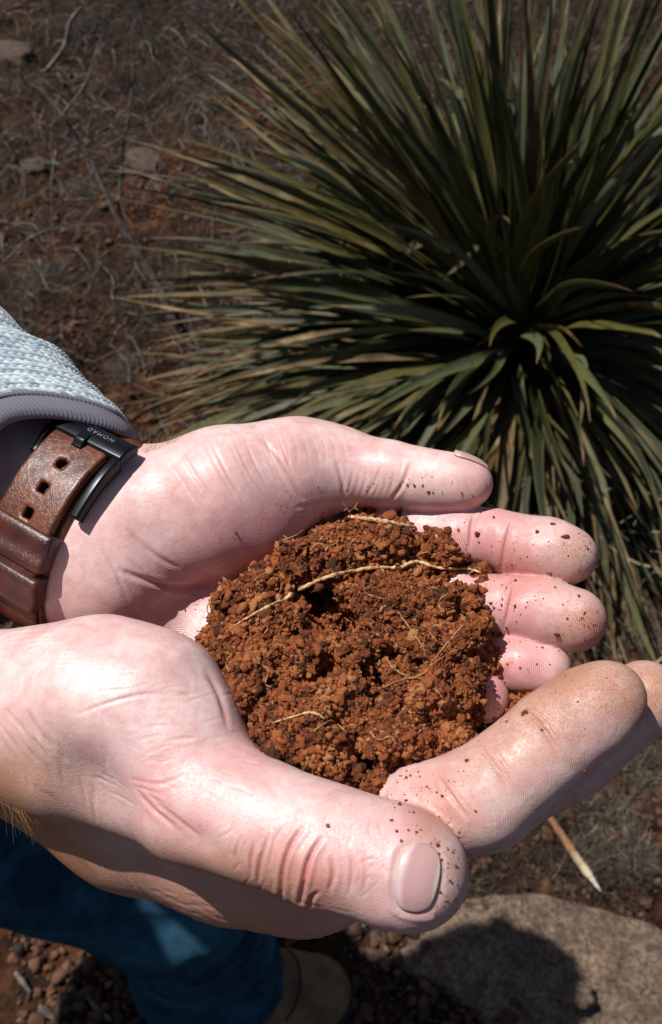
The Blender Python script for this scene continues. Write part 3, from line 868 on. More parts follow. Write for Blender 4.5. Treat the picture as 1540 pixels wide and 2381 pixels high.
# fingers
f_i = fa.blank()
chain(fa, f_i, [(760, 1235, 299, 9.8), (880, 1235, 293, 9.0), (905, 1238, 291, 8.9), (1000, 1240, 286, 9.0), (1070, 1246, 282, 9.1), (1150, 1254, 279, 8.4), (1212, 1270, 276, 8.6), (1275, 1281, 273, 9.0), (1322, 1291, 271, 8.0)], 3)
f_m = fa.blank()
chain(fa, f_m, [(900, 1370, 300, 10), (1060, 1392, 279, 8.2), (1135, 1403, 273, 7.6), (1190, 1410, 270, 7.9), (1260, 1422, 267, 8.7), (1335, 1441, 264, 8.5)], 3)
f_r = fa.blank()
chain(fa, f_r, [(880, 1480, 300, 10), (1080, 1520, 276, 8), (1160, 1536, 269, 7.0), (1212, 1545, 266, 7.7), (1264, 1552, 265, 7.6)], 3)
f_l = fa.blank()
chain(fa, f_l, [(900, 1580, 290, 9), (1040, 1612, 266, 7.2), (1085, 1619, 261, 7.0), (1124, 1622, 258, 6.9)], 3)
A = smin(palm, thumb, 6.0)
A = smin(A, web, 2.6)
A = smin(A, web2, 1.5)
A = smin(A, smin(palm, f_i, 5), 0.9)
for f in (f_m, f_r, f_l):
    A = smin(A, f, 0.7)
A = smin(A, smin(palm + 0.6, f_m, 6), 0.9)
# big creases cut as soft grooves
def carve_px(fld, A, pts, r, k=2.0):
    pts = [P(*p) for p in pts]
    for a, b in zip(pts[:-1], pts[1:]):
        fld.carve(A, a, b, r, r, k)
VA, FA = fa.mesh(A, 2)
del palm, thumb, web, web2, f_i, f_m, f_r, f_l, A

# ---------- near hand ----------
fb = Field(P(-100, 2200, 262) + np.array([-100, -18, -44]), P(1560, 1380, 214) + np.array([14, 4, 32]), HG)
palmB = fb.blank()
wd = np.array([1.0, 0.02, 0.22])
fb.cone(palmB, P(-700, 1560, 330), P(-20, 1655, 262), 26, 20.5, 3, (np.array([0, .3, 1.0]), 1.25))
fb.cone(palmB, P(-20, 1655, 262), P(110, 1668, 250), 20.5, 21.5, 6)
fb.cone(palmB, P(110, 1668, 248), P(240, 1640, 240), 21.0, 20.6, 10)
fb.cone(palmB, P(240, 1640, 240), P(350, 1655, 235), 20.2, 18.0, 8)       # thenar bulge
fb.cone(palmB, P(350, 1655, 235), P(412, 1725, 231), 18.0, 14.6, 7)
fb.cone(palmB, P(412, 1725, 231), P(470, 1850, 226), 14.6, 15.0, 6)
fb.cone(palmB, P(200, 1770, 242), P(420, 1850, 234), 15.0, 13.0, 7)
# back of the hand under the thumb
fb.cone(palmB, P(90, 1722, 264), P(330, 1850, 270), 21, 24, 7)
fb.cone(palmB, P(330, 1850, 270), P(560, 1908, 268), 24, 25.5, 7)
fb.cone(palmB, P(560, 1908, 268), P(715, 1938, 260), 25.5, 24.5, 7)
fb.cone(palmB, P(715, 1938, 260), P(900, 1930, 242), 24.0, 13, 7)
# floor of the palm below the soil
fb.cone(palmB, P(380, 1790, 262), P(700, 1860, 262), 15, 14, 8)
fb.cone(palmB, P(700, 1860, 262), P(930, 1880, 252), 14, 12, 8)
fb.cone(palmB, P(430, 1700, 252), P(520, 1790, 250), 10, 10, 6)
thB = fb.blank()
chain(fb, thB, [(470, 1850, 226, 15.0), (570, 1896, 219.5, 12.9), (650, 1926, 215, 12.0), (755, 1966, 211, 12.3), (840, 1990, 209, 11.4), (905, 2008, 207, 11.3), (950, 2022, 206, 11.0), (968, 2030, 205.5, 10.4)], 5)
fiB = fb.blank()
chain(fb, fiB, [(880, 1925, 232, 12.5), (985, 1895, 224, 11.2), (1120, 1852, 219, 10.9), (1210, 1780, 219, 9.9), (1290, 1712, 219.5, 10.0), (1370, 1655, 221, 9.7), (1416, 1622, 222, 8.5)], 4)
fmB = fb.blank()
chain(fb, fmB, [(920, 1935, 248, 11), (1130, 1872, 243, 10.6), (1330, 1752, 241, 9.8), (1500, 1622, 240, 9.3)], 4)
frB = fb.blank()
chain(fb, frB, [(900, 1925, 255, 10.5), (1140, 1860, 250, 9.6), (1300, 1770, 249, 8.6), (1370, 1710, 249, 8.2)], 4)
flB = fb.blank()
chain(fb, flB, [(880, 1900, 264, 9.5), (1080, 1850, 264, 8.4), (1210, 1770, 264, 7.6)], 4)
# folds of the web beside the soil
fold1 = fb.blank()
fb.cone(fold1, P(500, 1640, 244), P(560, 1745, 237), 5.5, 5.0, 4)
fb.cone(fold1, P(560, 1745, 237), P(640, 1812, 231), 5.0, 5.0, 4)
fold2 = fb.blank()
fb.cone(fold2, P(560, 1720, 244), P(640, 1800, 238), 5.0, 4.6, 4)
fb.cone(fold2, P(640, 1800, 238), P(780, 1868, 232), 4.8, 5.0, 4)
fold3 = fb.blank()
fb.cone(fold3, P(620, 1790, 245), P(720, 1842, 240), 4.6, 4.6, 4)
fb.cone(fold3, P(720, 1842, 240), P(850, 1870, 235), 4.6, 5.0, 4)
B = smin(palmB, thB, 5.0)
B = smin(B, fold1, 2.2); B = smin(B, fold2, 1.6); B = smin(B, fold3, 1.4)
B = smin(B, smin(palmB, fiB, 6), 1.0)
for f in (fmB, frB, flB):
    B = smin(B, f, 0.7)
VB, FB = fb.mesh(B, 2)
del palmB, thB, fiB, fmB, frB, flB, fold1, fold2, fold3, B
print('hands sdf', len(VA), len(VB), round(time.time() - T0, 1))

def refine(V, F):
    """one Catmull-Clark level, done by Blender"""
    me = fastmesh('tmp', V, F)
    o = bpy.data.objects.new('tmp', me); col.objects.link(o)
    md = o.modifiers.new('s', 'SUBSURF'); md.levels = 1; md.render_levels = 1
    dg = bpy.context.evaluated_depsgraph_get()
    ev = o.evaluated_get(dg); m2 = ev.to_mesh()
    V2 = np.empty(len(m2.vertices) * 3, dtype=np.float32); m2.vertices.foreach_get('co', V2)
    F2 = np.empty(len(m2.loops), dtype=np.int32); m2.loops.foreach_get('vertex_index', F2)
    ev.to_mesh_clear(); bpy.data.objects.remove(o); bpy.data.meshes.remove(me)
    return V2.reshape(-1, 3), F2.reshape(-1, 4)
VA, FA = refine(VA, FA)
VB, FB = refine(VB, FB)

def seg_dist(px, py, pts):
    """distance in ray units to a polyline, and position along it 0..1"""
    best = np.full(px.shape, 1e9, dtype=np.float32); tt = np.zeros(px.shape, dtype=np.float32)
    m = len(pts) - 1
    for i in range(m):
        a = np.array(pts[i][:2], float); b = np.array(pts[i + 1][:2], float); ab = b - a
        t = np.clip(((px - a[0]) * ab[0] + (py - a[1]) * ab[1]) / (ab @ ab + 1e-9), 0, 1)
        d = np.hypot(px - a[0] - t * ab[0], py - a[1] - t * ab[1])
        w = d < best
        best = np.where(w, d, best); tt = np.where(w, (i + t) / m, tt)
    return best, tt
class Skin:
    def __init__(self, V, F):
        self.V, self.F = V.astype(np.float64), F
        self.N = vnormals(self.V, F)
        self.px, self.py = pix(self.V)
        self.d = -self.V[:, 2]
        view = -self.V / np.linalg.norm(self.V, axis=1)[:, None]
        self.face = (self.N * view).sum(1)
        z = lambda: np.zeros(len(V), dtype=np.float32)
        self.disp = z(); self.at = {k: z() for k in ('flush', 'tan', 'dirt', 'crease', 'vein', 'ridge', 'ridgew', 'cell')}
    def mask(self, dr):
        m = self.face > -0.15
        if dr: m = m & (self.d > dr[0]) & (self.d < dr[1])
        return m
    def groove(self, pts, depth, width, dr=None, rim=0.25, col=1.0, smooth=True, taper=True):
        if smooth and len(pts) > 2: pts = spline(np.array([p[:2] for p in pts]), len(pts) * 4)
        x = self.px; y = self.py
        lo = np.min([p[:2] for p in pts], axis=0) - width * 5; hi = np.max([p[:2] for p in pts], axis=0) + width * 5
        idx = np.where(self.mask(dr) & (x > lo[0]) & (x < hi[0]) & (y > lo[1]) & (y < hi[1]))[0]
        if not len(idx): return
        d, t = seg_dist(x[idx], y[idx], pts)
        g = np.exp(-(d / width) ** 2)
        r = np.exp(-((d - 2.3 * width) / (1.3 * width)) ** 2)
        tp = np.sin(np.pi * np.clip(t, 0.02, 0.98)) ** 0.5 if taper else 1.0
        self.disp[idx] += (-depth * g + depth * rim * r) * tp
        self.at['crease'][idx] = np.maximum(self.at['crease'][idx], g * tp * col * min(1, depth / 0.5))
    def blob(self, name, x, y, r, amt, dr=None, ry=None, ang=0):
        ry = ry or r
        dx = self.px - x; dy = self.py - y
        c, s = math.cos(ang), math.sin(ang)
        g = np.exp(-(((dx * c + dy * s) / r) ** 2 + ((-dx * s + dy * c) / ry) ** 2)) * self.mask(dr)
        self.at[name] = self.at[name] + amt * g.astype(np.float32)
    def push(self, x, y, r, amt, dr=None, ry=None, ang=0):
        ry = ry or r
        dx = self.px - x; dy = self.py - y
        c, s = math.cos(ang), math.sin(ang)
        self.disp += amt * np.exp(-(((dx * c + dy * s) / r) ** 2 + ((-dx * s + dy * c) / ry) ** 2)) * self.mask(dr)
    def finish(self, name, parent):
        a = self.at
        V = self.V + self.N * self.disp[:, None]
        for k in ('flush', 'tan', 'dirt', 'crease', 'vein', 'ridgew', 'cell'): a[k] = np.clip(a[k], 0, 1)
        self.VD = V
        o = mk(name, W(V), self.F, SKIN, parent, attrs=a)
        self.bvh = BVHTree.FromPolygons(W(V).tolist(), self.F.tolist())
        return o
SA, SB = Skin(VA, FA), Skin(VB, FB)
# ---- far hand relief and colour ----
S = SA
x, y = S.px, S.py
G = S.groove
G([(601, 1015), (640, 1056), (671, 1099), (697, 1147), (712, 1166)], 0.35, 4.5)
G([(783, 1075), (795, 1115), (803, 1158)], 0.45, 4.5)
G([(955, 1075), (945, 1105), (931, 1134), (912, 1160)], 0.55, 4)
G([(884, 1085), (872, 1120), (856, 1148)], 0.2, 3.5)
G([(692, 1180), (740, 1170), (805, 1160)], 0.3, 4, dr=(0, 291))
G([(300, 1232), (340, 1272), (380, 1302), (415, 1320)], 0.45, 5)
G([(280, 1326), (330, 1345), (380, 1363), (440, 1366), (520, 1350)], 0.75, 6)
G([(300, 1300), (350, 1345), (400, 1372)], 0.3, 6)
G([(235, 1265), (270, 1330), (300, 1400)], 0.2, 5)
for k in range(12):                                   # long faint lines on the thumb mound
    x0 = 375 + k * 24 + 8 * math.sin(k * 2.3)
    G([(x0, 1040 - k * 3.5), (x0 + 45, 1110), (x0 + 105 + 10 * math.sin(k), 1195)], 0.10 + 0.06 * (k % 3), 3.2, rim=0.1, col=0.6)
for k in range(9):
    x0 = 610 + k * 22
    G([(x0, 1000 + k * 2), (x0 + 14, 1040), (x0 + 20 + 6 * math.sin(k * 1.7), 1085)], 0.10, 3.0, rim=0.1, col=0.5)
for k in range(8):                                    # wrinkles at the thumb crease
    x0 = 805 + k * 16
    G([(x0, 1092), (x0 - 4, 1120), (x0 - 14, 1152)], 0.12 + 0.05 * (k % 2), 2.6, rim=0.1, col=0.6)
G([(1102, 1196), (1096, 1230), (1093, 1275)], 0.6, 4.2)
G([(1111, 1200), (1106, 1230), (1104, 1270)], 0.25, 3)
G([(1190, 1214), (1176, 1262), (1166, 1325)], 0.75, 4.5)
G([(1200, 1222), (1188, 1262), (1180, 1300)], 0.2, 3)
G([(933, 1178), (930, 1195), (928, 1215)], 0.7, 4)
G([(1197, 1350), (1187, 1400), (1173, 1458)], 0.75, 4.5)
G([(1205, 1360), (1199, 1400), (1190, 1440)], 0.2, 3)
G([(1128, 1482), (1122, 1515), (1126, 1555)], 0.4, 4)
G([(1190, 1535), (1178, 1565), (1180, 1590)], 0.35, 6)
G([(745, 1192), (750, 1210), (746, 1235)], 0.3, 4)
for k in range(4):
    G([(500 + k * 10, 1392 + k * 26), (560 + k * 10, 1420 + k * 26)], 0.12, 3, smooth=False)
# swelling of pads
S.push(1300, 1285, 60, 0.5); S.push(1330, 1430, 60, 0.5)
S.push(560, 1080, 120, 0.6)
S.push(700, 1215, 60, -0.6)
fl = [(1150, 1265, 80, .55), (1040, 1230, 60, .5), (860, 1200, 60, .7), (1230, 1330, 60, .4), (1200, 1420, 110, .35), (1380, 1450, 35, .5), (1200, 1540, 80, .5), (1130, 1625, 60, .6),
      (760, 1090, 60, .28), (600, 1290, 110, .5), (470, 1350, 80, .55), (380, 1360, 60, .35), (260, 1220, 60, .25), (1110, 1120, 45, .4), (670, 1040, 60, .25), (500, 1180, 70, .16), (330, 1480, 80, .45), (640, 1220, 60, .4)]
rq = random.Random(9)
for _ in range(30): S.blob('flush', rq.uniform(230, 1300), rq.uniform(1020, 1500), rq.uniform(12, 36), rq.uniform(.06, .2))
for (a, b_, r, v) in fl: S.blob('flush', a, b_, r, v)
S.at['flush'] += (0.06 + 0.16 * sstep(820, 1000, x) * (y > 1168)).astype(np.float32)
S.at['tan'] += (0.10 * sstep(330, 200, x)).astype(np.float32)
for q_ in ((1130, 1250, 120, .12), (1380, 1440, 70, .25), (1350, 1300, 60, .2), (1080, 1125, 60, .12)): S.blob('tan', *q_)
for (a, b_, r, v) in [(1350, 1300, 60, .7), (1370, 1450, 60, .95), (1200, 1320, 60, .35), (1250, 1250, 90, .22), (1260, 1420, 90, .22), (1300, 1480, 60, .3), (1130, 1120, 30, .35), (900, 1150, 60, .35), (1180, 1600, 50, .3), (1330, 1260, 40, .3), (1340, 1545, 25, .5), (740, 1150, 60, .2), (1130, 1320, 40, .5), (560, 1460, 60, .25)]:
    S.blob('dirt', a, b_, r, v)
# ridges: rings round the fingertips, long lines on the heel of the palm
fing = (x > 930) & (y > 1168)
yc = np.where(y < 1300 + (x - 1100) * .2, 1240 + (x - 1070) * .18, np.where(y < 1478 + (x - 1150) * .15, 1403 + (x - 1135) * .19, np.where((y > 1575) & (x < 1185), 1622, 1548)))
S.at['ridge'] = np.where(fing, (x + (y - yc) ** 2 / 110) / 4.6, ((y - 1350) * 0.9 - (x - 400) * 0.35 + 14 * np.sin(x / 70)) / 4.8).astype(np.float32)
thA = (y < 1175) & (x > 930)
S.at['ridge'] = np.where(thA, (x * 0.9 + (y - 1120) ** 2 / 90) / 4.6, S.at['ridge']).astype(np.float32)
S.at['ridgew'] = np.where(fing, 0.75, np.where(thA, 0.45, 0.75 * sstep(1280, 1360, y))).astype(np.float32)
S.at['cell'] = np.where(fing | thA, 0.10, 0.45 * sstep(1400, 1200, y) + 0.1).astype(np.float32)
# ---- near hand ----
S = SB
x, y = S.px, S.py
G = S.groove
fr = (0, 226)
G([(702, 1925), (676, 1968), (660, 2020), (655, 2085)], 1.0, 5.0, fr, rim=0.45)
G([(748, 1948), (722, 1992), (710, 2042), (699, 2095)], 1.05, 5.0, fr, rim=0.45)
G([(770, 1995), (777, 2030), (768, 2068)], 0.5, 5.0, fr, rim=0.3)
G([(742, 2070), (728, 2082), (718, 2108)], 0.5, 4.5, fr, rim=0.3)
G([(625, 1945), (607, 2000), (601, 2050)], 0.6, 4.5, fr)
G([(592, 1960), (584, 2000), (586, 2036)], 0.45, 4.0, fr)
G([(668, 1915), (640, 1950), (628, 2010)], 0.3, 3.5, fr)
G([(560, 1945), (548, 1985), (556, 2020)], 0.3, 3.5, fr)
G([(812, 1975), (820, 2020), (812, 2075)], 0.35, 4, fr)
G([(846, 1985), (850, 2030), (842, 2085)], 0.25, 4, fr)
G([(760, 1940), (790, 1960), (812, 1990)], 0.2, 3.5, fr)
rr = random.Random(4)
for k in range(70):                                    # fine web of lines over thumb and knuckle
    cx, cy = rr.uniform(520, 900), rr.uniform(1880, 2080)
    a = rr.gauss(1.9, 0.45); L = rr.uniform(14, 34)
    G([(cx, cy), (cx + L * math.cos(a), cy + L * math.sin(a))], rr.uniform(0.08, 0.2), 2.6, fr, rim=0.15, col=0.5, smooth=False)
for k in range(60):                                    # thumb mound, lines running with the arm
    cx, cy = rr.uniform(200, 560), rr.uniform(1560, 1860)
    a = rr.gauss(-0.12, 0.12) + (0.5 if cy > 1780 else 0); L = rr.uniform(30, 90)
    G([(cx, cy), (cx + L * .5 * math.cos(a), cy + L * .5 * math.sin(a) - 3), (cx + L * math.cos(a), cy + L * math.sin(a))], rr.uniform(0.05, 0.15), 2.8, None, rim=0.15, col=0.4)
for k in range(26):                                    # wrist: short upright lines
    cx = rr.uniform(0, 240); cy = 1700 + cx * 0.5 + rr.uniform(-60, 60)
    L = rr.uniform(30, 70); a = rr.gauss(1.15, 0.15)
    G([(cx, cy), (cx + L * math.cos(a), cy + L * math.sin(a))], rr.uniform(0.10, 0.22), 3.2, None, rim=0.3, col=0.5, smooth=False)
for k in range(90):                                    # back of the hand
    cx = rr.uniform(300, 800); cy = 2010 + (cx - 300) * 0.22 + rr.uniform(-10, 90)
    L = rr.uniform(25, 70); a = rr.gauss(0.40, 0.15)
    G([(cx, cy), (cx + L * math.cos(a), cy + L * math.sin(a))], rr.uniform(0.05, 0.13), 3.0, None, rim=0.3, col=0.5, smooth=False)
G([(320, 1845), (360, 1890), (400, 1925)], 0.45, 5)
G([(335, 1835), (380, 1880), (425, 1920), (460, 1950)], 0.3, 5)
G([(60, 1655), (85, 1700), (118, 1750)], 0.3, 6)
G([(180, 1660), (270, 1628), (350, 1612), (440, 1617)], 0.25, 4)
G([(300, 1812), (370, 1822), (430, 1802)], 0.2, 4)
G([(330, 1600), (420, 1610), (480, 1640)], 0.15, 4)
G([(480, 1560), (512, 1620), (530, 1690)], 0.35, 6)
for k in range(10):                                    # wrist bend, arcs round the mound
    o = k * 11
    G([(10 + o * .5, 1475 + o * 1.2), (80 + o * .2, 1468 + o), (170 + o * .1, 1462 + o * 1.0)], 0.10, 3, rim=0.15, col=0.4)
S.push(190, 1800, 130, -2.6, None, 60, 0.9)            # hollow between the tendons
S.push(90, 1850, 80, 1.2, None, 40, 0.7)
S.push(420, 1930, 110, -1.0, None, 30, 0.5)
S.push(730, 2040, 45, 0.8, fr); S.push(690, 1990, 30, 0.4, fr)
S.push(860, 2090, 60, -0.9, fr)
# index finger joints
G([(1105, 1725), (1150, 1778), (1180, 1830)], 0.55, 5, (0, 232))
G([(1122, 1712), (1168, 1768), (1192, 1810)], 0.3, 4, (0, 232))
G([(1010, 1790), (1050, 1850), (1085, 1900)], 0.6, 5, (0, 232))
G([(1022, 1785), (1066, 1850), (1100, 1890)], 0.2, 4, (0, 232))
G([(1215, 1640), (1262, 1692), (1300, 1752)], 0.65, 5, (0, 232))
G([(1228, 1632), (1280, 1684), (1312, 1730)], 0.3, 4, (0, 232))
S.push(1380, 1640, 60, 0.4, (0, 232))
fl = [(700, 2030, 90, .45), (860, 1960, 70, .4), (960, 1900, 60, .25), (560, 1740, 90, .3), (350, 1830, 90, .3), (440, 1900, 120, .28), (250, 1780, 80, .22), (1000, 1880, 70, .4), (1250, 1740, 90, .18), (1400, 1600, 60, .25), (630, 2120, 140, .4), (200, 1470, 90, .16), (760, 2060, 60, .3), (1060, 1830, 60, .15)]
for (a, b_, r, v) in fl: S.blob('flush', a, b_, r, v)
S.at['flush'] += 0.05
for _ in range(26): S.blob('flush', rr.uniform(40, 900), rr.uniform(1500, 2100), rr.uniform(14, 40), rr.uniform(.08, .22))
S.at['tan'] += (0.80 * sstep(300, 0, x) * sstep(1600, 1850, y) + 0.62 * sstep(1880, 2010, y - (x - 300) * 0.15) * sstep(900, 650, x) + 0.10 * sstep(1640, 1850, y - x * .3)).astype(np.float32)  # tan wrist skin, and shade painted into the colour of the lower side
for (a, b_, r, v) in [(1010, 1930, 55, .5), (1060, 2010, 45, .8), (1340, 1560, 110, .95), (1440, 1600, 80, .85), (1230, 1660, 90, .6), (1100, 1760, 80, .35), (1520, 1600, 70, .9), (1280, 1700, 90, .3), (820, 1860, 50, .3), (1060, 1840, 60, .2), (1160, 1720, 60, .3)]:
    S.blob('dirt', a, b_, r, v)
S.blob('tan', 1300, 1600, 150, .42); S.blob('tan', 1150, 1760, 150, .35); S.blob('tan', 1000, 1850, 90, .15); S.blob('tan', 1320, 1550, 70, .45); S.blob('tan', 1520, 1600, 90, .5); S.blob('tan', 1010, 1900, 60, .25)
fing = (x > 900) & (y < 1960) & ((x - 900) * 0.35 + 1860 > y - 60) & (S.d > 207)
cx, cy = 1330, 1680
S.at['ridge'] = np.where(fing, ((x * .81 - y * .58) + (x * .58 + y * .81 - 2130) ** 2 / 260) / 4.9, ((x - 500) * 0.25 + (y - 1600)) / 5.2).astype(np.float32)
S.at['ridgew'] = np.where(fing, 0.8, 0.0).astype(np.float32)
S.at['cell'] = np.where(fing, 0.08, 0.35 + 0.65 * sstep(1640, 1850, y - np.maximum(0, x - 500) * 0.3)).astype(np.float32)
# nail bed: sunk a little under the plate
nx, ny = S.px - 972, S.py - 2042
q = (np.abs(nx * .99 + ny * .12) / 62) ** 3 + (np.abs(-nx * .12 + ny * .99) / 84) ** 3
S.disp -= (0.16 * sstep(1.15, 0.75, q) * S.mask(fr)).astype(np.float32)
S.disp += (0.25 * np.exp(-((q - 1.45) / 0.35) ** 2) * S.mask(fr) * (nx < 40)).astype(np.float32)

handA = SA.finish('hand', person); handA['label'] = 'far hand with the leather watch, palm up'
handB = SB.finish('hand', person); handB['label'] = 'near hand with bare wrist, thumb in front'
print('hands', round(time.time() - T0, 1))
# =====================================================================
# nails, watch strap, sweater sleeve
# =====================================================================
def cast(skin_bvhs, origin_dir_list):
    pass
def hit_from_cam(bvhs, x, y):
    d = np.array([(x - 770.0) / FD, -(y - 1190.0) / FD, -1.0]) @ RM
    d = d / np.linalg.norm(d)
    best = None
    for b in bvhs:
        r = b.ray_cast(Vector(CP), Vector(d))
        if r[0] is not None and (best is None or r[3] < best[2]):
            best = (np.array(r[0]), np.array(r[1]), r[3])
    return best, d
m_nail, nt, b = material('nail')
cg = attr(nt, 'tip')
c = ramp(nt, cg, [(0.0, (0.52, 0.36, 0.35)), (0.13, (0.60, 0.44, 0.43)), (0.25, (0.50, 0.29, 0.28)), (0.88, (0.52, 0.31, 0.29)), (0.94, (0.60, 0.50, 0.40)), (1.0, (0.62, 0.55, 0.42))])
nt.links.new(c, b.inputs['Base Color'])
b.inputs['Roughness'].default_value = 0.38; b.inputs['Coat Weight'].default_value = 0.08; b.inputs['Coat Roughness'].default_value = 0.25
b.inputs['Subsurface Weight'].default_value = 0.15; b.inputs['Subsurface Scale'].default_value = 0.001
nn_ = noise(nt, 700, 4, rough=0.7); bump(nt, b, nn_.outputs[0], 0.00018, 0.6)

# near thumbnail: plate laid over the nail bed
cen = np.array([966.0, 2040.0]); rot = 0.19
n_u, n_v = 28, 28
V = []; tipa = []
for i in range(n_u):
    for j in range(n_v):
        u = -1 + 2 * i / (n_u - 1); v = -1 + 2 * j / (n_v - 1)
        # squircle outline
        uu = u * (1 - 0.24 * abs(v) ** 2.6); vv = v * (1 - 0.26 * abs(u) ** 2.6)
        lx = uu * 49; ly = vv * 79
        xx = cen[0] + lx * math.cos(rot) - ly * math.sin(rot) + 4; yy = cen[1] + lx * math.sin(rot) + ly * math.cos(rot)
        h, d = hit_from_cam([handB_bvh] if 'handB_bvh' in globals() else [SB.bvh], xx, yy)
        if h is None: h = (V[-1] if V else W(P(xx, yy, 196)), None, 0)
        e = max(abs(u), abs(v))
        V.append(h[0] - d * (0.00030 * (1 - e ** 4) - 0.00024 * (e ** 4) * (1 - float(sstep(.55, .95, u))))); tipa.append((u + 1) / 2 - 0.10 * v * v + 0.02)
V = np.array(V)
G_ = V.reshape(n_u, n_v, 3)
for _ in range(3):
    G_[1:-1, 1:-1] = (G_[:-2, 1:-1] + G_[2:, 1:-1] + G_[1:-1, :-2] + G_[1:-1, 2:]) / 4
V = G_.reshape(-1, 3)
ii, jj = np.meshgrid(np.arange(n_u - 1), np.arange(n_v - 1), indexing='ij')
Fq = np.stack([ii * n_v + jj, ii * n_v + jj + 1, (ii + 1) * n_v + jj + 1, (ii + 1) * n_v + jj], -1).reshape(-1, 4)
nailB = mk('fingernail', V, Fq[:, ::-1], m_nail, handB, attrs={'tip': np.clip(np.array(tipa), 0, 1)})
sm = nailB.modifiers.new('thickness', 'SOLIDIFY'); sm.thickness = 0.0005; sm.offset = -1

# far thumbnail: seen edge on, along the top of the tip
V = []; tipa = []
c0 = P(1052, 1098, 277); c1 = P(1116, 1104, 276)
ax = (c1 - c0); L = np.linalg.norm(ax); ax /= L
upv = np.array([0.16, 0.90, -0.36]); upv -= ax * (upv @ ax); upv /= np.linalg.norm(upv); sd = np.cross(ax, upv)
for i in range(14):
    for j in range(13):
        u = i / 13; ph = math.radians(-62 + 124 * j / 12) * (1 - 0.15 * abs(2 * u - 1) ** 4)
        o = W(c0 + ax * (u * (L + 2.2)) + (upv * math.cos(ph) + sd * math.sin(ph)) * 20)
        t_ = W(c0 + ax * (u * (L + 2.2)) - np.array([0, 1.0, 0]))
        dr_ = t_ - o; dr_ /= np.linalg.norm(dr_)
        r = SA.bvh.ray_cast(Vector(o), Vector(dr_))
        p = np.array(r[0]) if r[0] is not None else t_
        V.append(p - dr_ * (0.0005)); tipa.append(u)
Fq2 = np.array([(i * 13 + j, i * 13 + j + 1, (i + 1) * 13 + j + 1, (i + 1) * 13 + j) for i in range(13) for j in range(12)])
nailA = mk('fingernail', np.array(V), Fq2, m_nail, handA, attrs={'tip': np.array(tipa)})
sm = nailA.modifiers.new('thickness', 'SOLIDIFY'); sm.thickness = 0.0005; sm.offset = 0

# ---------------- the watch strap ----------------
def RP(th, s, h):
    """point on a ring round the wrist: angle, offset along the arm, height over the skin"""
    th = np.asarray(th, float); s = np.asarray(s, float); h = np.asarray(h, float)
    a = (WA + h) * np.cos(th); bb = (WB + h * 1.0) * np.sin(th)
    return WC + a[..., None] * e1 + bb[..., None] * e2 + s[..., None] * n_ax
def sect(w0, w1, h0, h1, r=0.7, seg=4):
    """rounded rectangle outline (s, h)"""
    pts = []
    for (cx, cy, a0) in ((w1 - r, h1 - r, 0), (w0 + r, h1 - r, 90), (w0 + r, h0 + r, 180), (w1 - r, h0 + r, 270)):
        for k in range(seg + 1):
            a = math.radians(a0 + 90 * k / seg); pts.append((cx + r * math.cos(a), cy + r * math.sin(a)))
    return np.array(pts)
def sweep(th, secfn, cap=True):
    """sweep a section round the wrist; th in degrees"""
    secs = [secfn(t) for t in th]; m = len(secs[0])
    V = np.concatenate([RP(np.full(m, math.radians(t)), s[:, 0], s[:, 1]) for t, s in zip(th, secs)])
    n = len(th)
    i = np.arange(n - 1)[:, None] * m; j = np.arange(m)[None]; j2 = (j + 1) % m
    Fs = [np.stack([i + j, i + m + j, i + m + j2, i + j2], -1).reshape(-1, 4)]
    if cap:
        V = np.concatenate([V, V[:m].mean(0)[None], V[(n - 1) * m:n * m].mean(0)[None]])
        a = len(V) - 2; jj = np.arange(m); jk = (jj + 1) % m
        Fs.append(np.stack([jj, jk, np.full(m, a)], 1)); Fs.append(np.stack([(n - 1) * m + jk, (n - 1) * m + jj, np.full(m, a + 1)], 1))
    return W(V), Fs
def leather(name, base, dark, wear):
    m, nt, b = material(name)
    n1 = noise(nt, 120, 4, rough=0.6); n2 = noise(nt, 500, 4, rough=0.65)
    c = ramp(nt, n1.outputs[0], [(0.35, dark), (0.62, base)])
    vo = nt.nodes.new('ShaderNodeTexVoronoi'); vo.feature = 'DISTANCE_TO_EDGE'; vo.inputs['Scale'].default_value = 620
    tc = nt.nodes.new('ShaderNodeNewGeometry')
    wv = noise(nt, 300, 3); sv = nt.nodes.new('ShaderNodeVectorMath'); sv.operation = 'SCALE'; sv.inputs[3].default_value = 0.009
    av = nt.nodes.new('ShaderNodeVectorMath'); nt.links.new(wv.outputs['Color'], sv.inputs[0]); nt.links.new(tc.outputs['Position'], av.inputs[0]); nt.links.new(sv.outputs[0], av.inputs[1])
    nt.links.new(av.outputs[0], vo.inputs['Vector'])
    crack = math_(nt, 'MULTIPLY', math_(nt, 'LESS_THAN', vo.outputs['Distance'], 0.035), math_(nt, 'MULTIPLY', math_(nt, 'GREATER_THAN', n1.outputs[0], 0.47), wear))
    c = mixc(nt, crack, c, (0.42, 0.17, 0.06))
    nt.links.new(c, b.inputs['Base Color'])
    b.inputs['Roughness'].default_value = 0.36; b.inputs['Specular IOR Level'].default_value = 0.55
    h = math_(nt, 'ADD', math_(nt, 'MULTIPLY', math_(nt, 'MINIMUM', vo.outputs['Distance'], 0.1), 3.0), n2.outputs[0])
    bump(nt, b, h, 0.00012, 0.6)
    return m
m_leather = leather('worn_leather', (0.125, 0.031, 0.012), (0.062, 0.016, 0.008), 0.30)
m_keeper = leather('dark_leather', (0.085, 0.022, 0.012), (0.030, 0.012, 0.011), 0.0)
m_black, nt, b = material('black_steel')
b.inputs['Base Color'].default_value = (0.018, 0.019, 0.022, 1); b.inputs['Metallic'].default_value = 0.75; b.inputs['Roughness'].default_value = 0.30
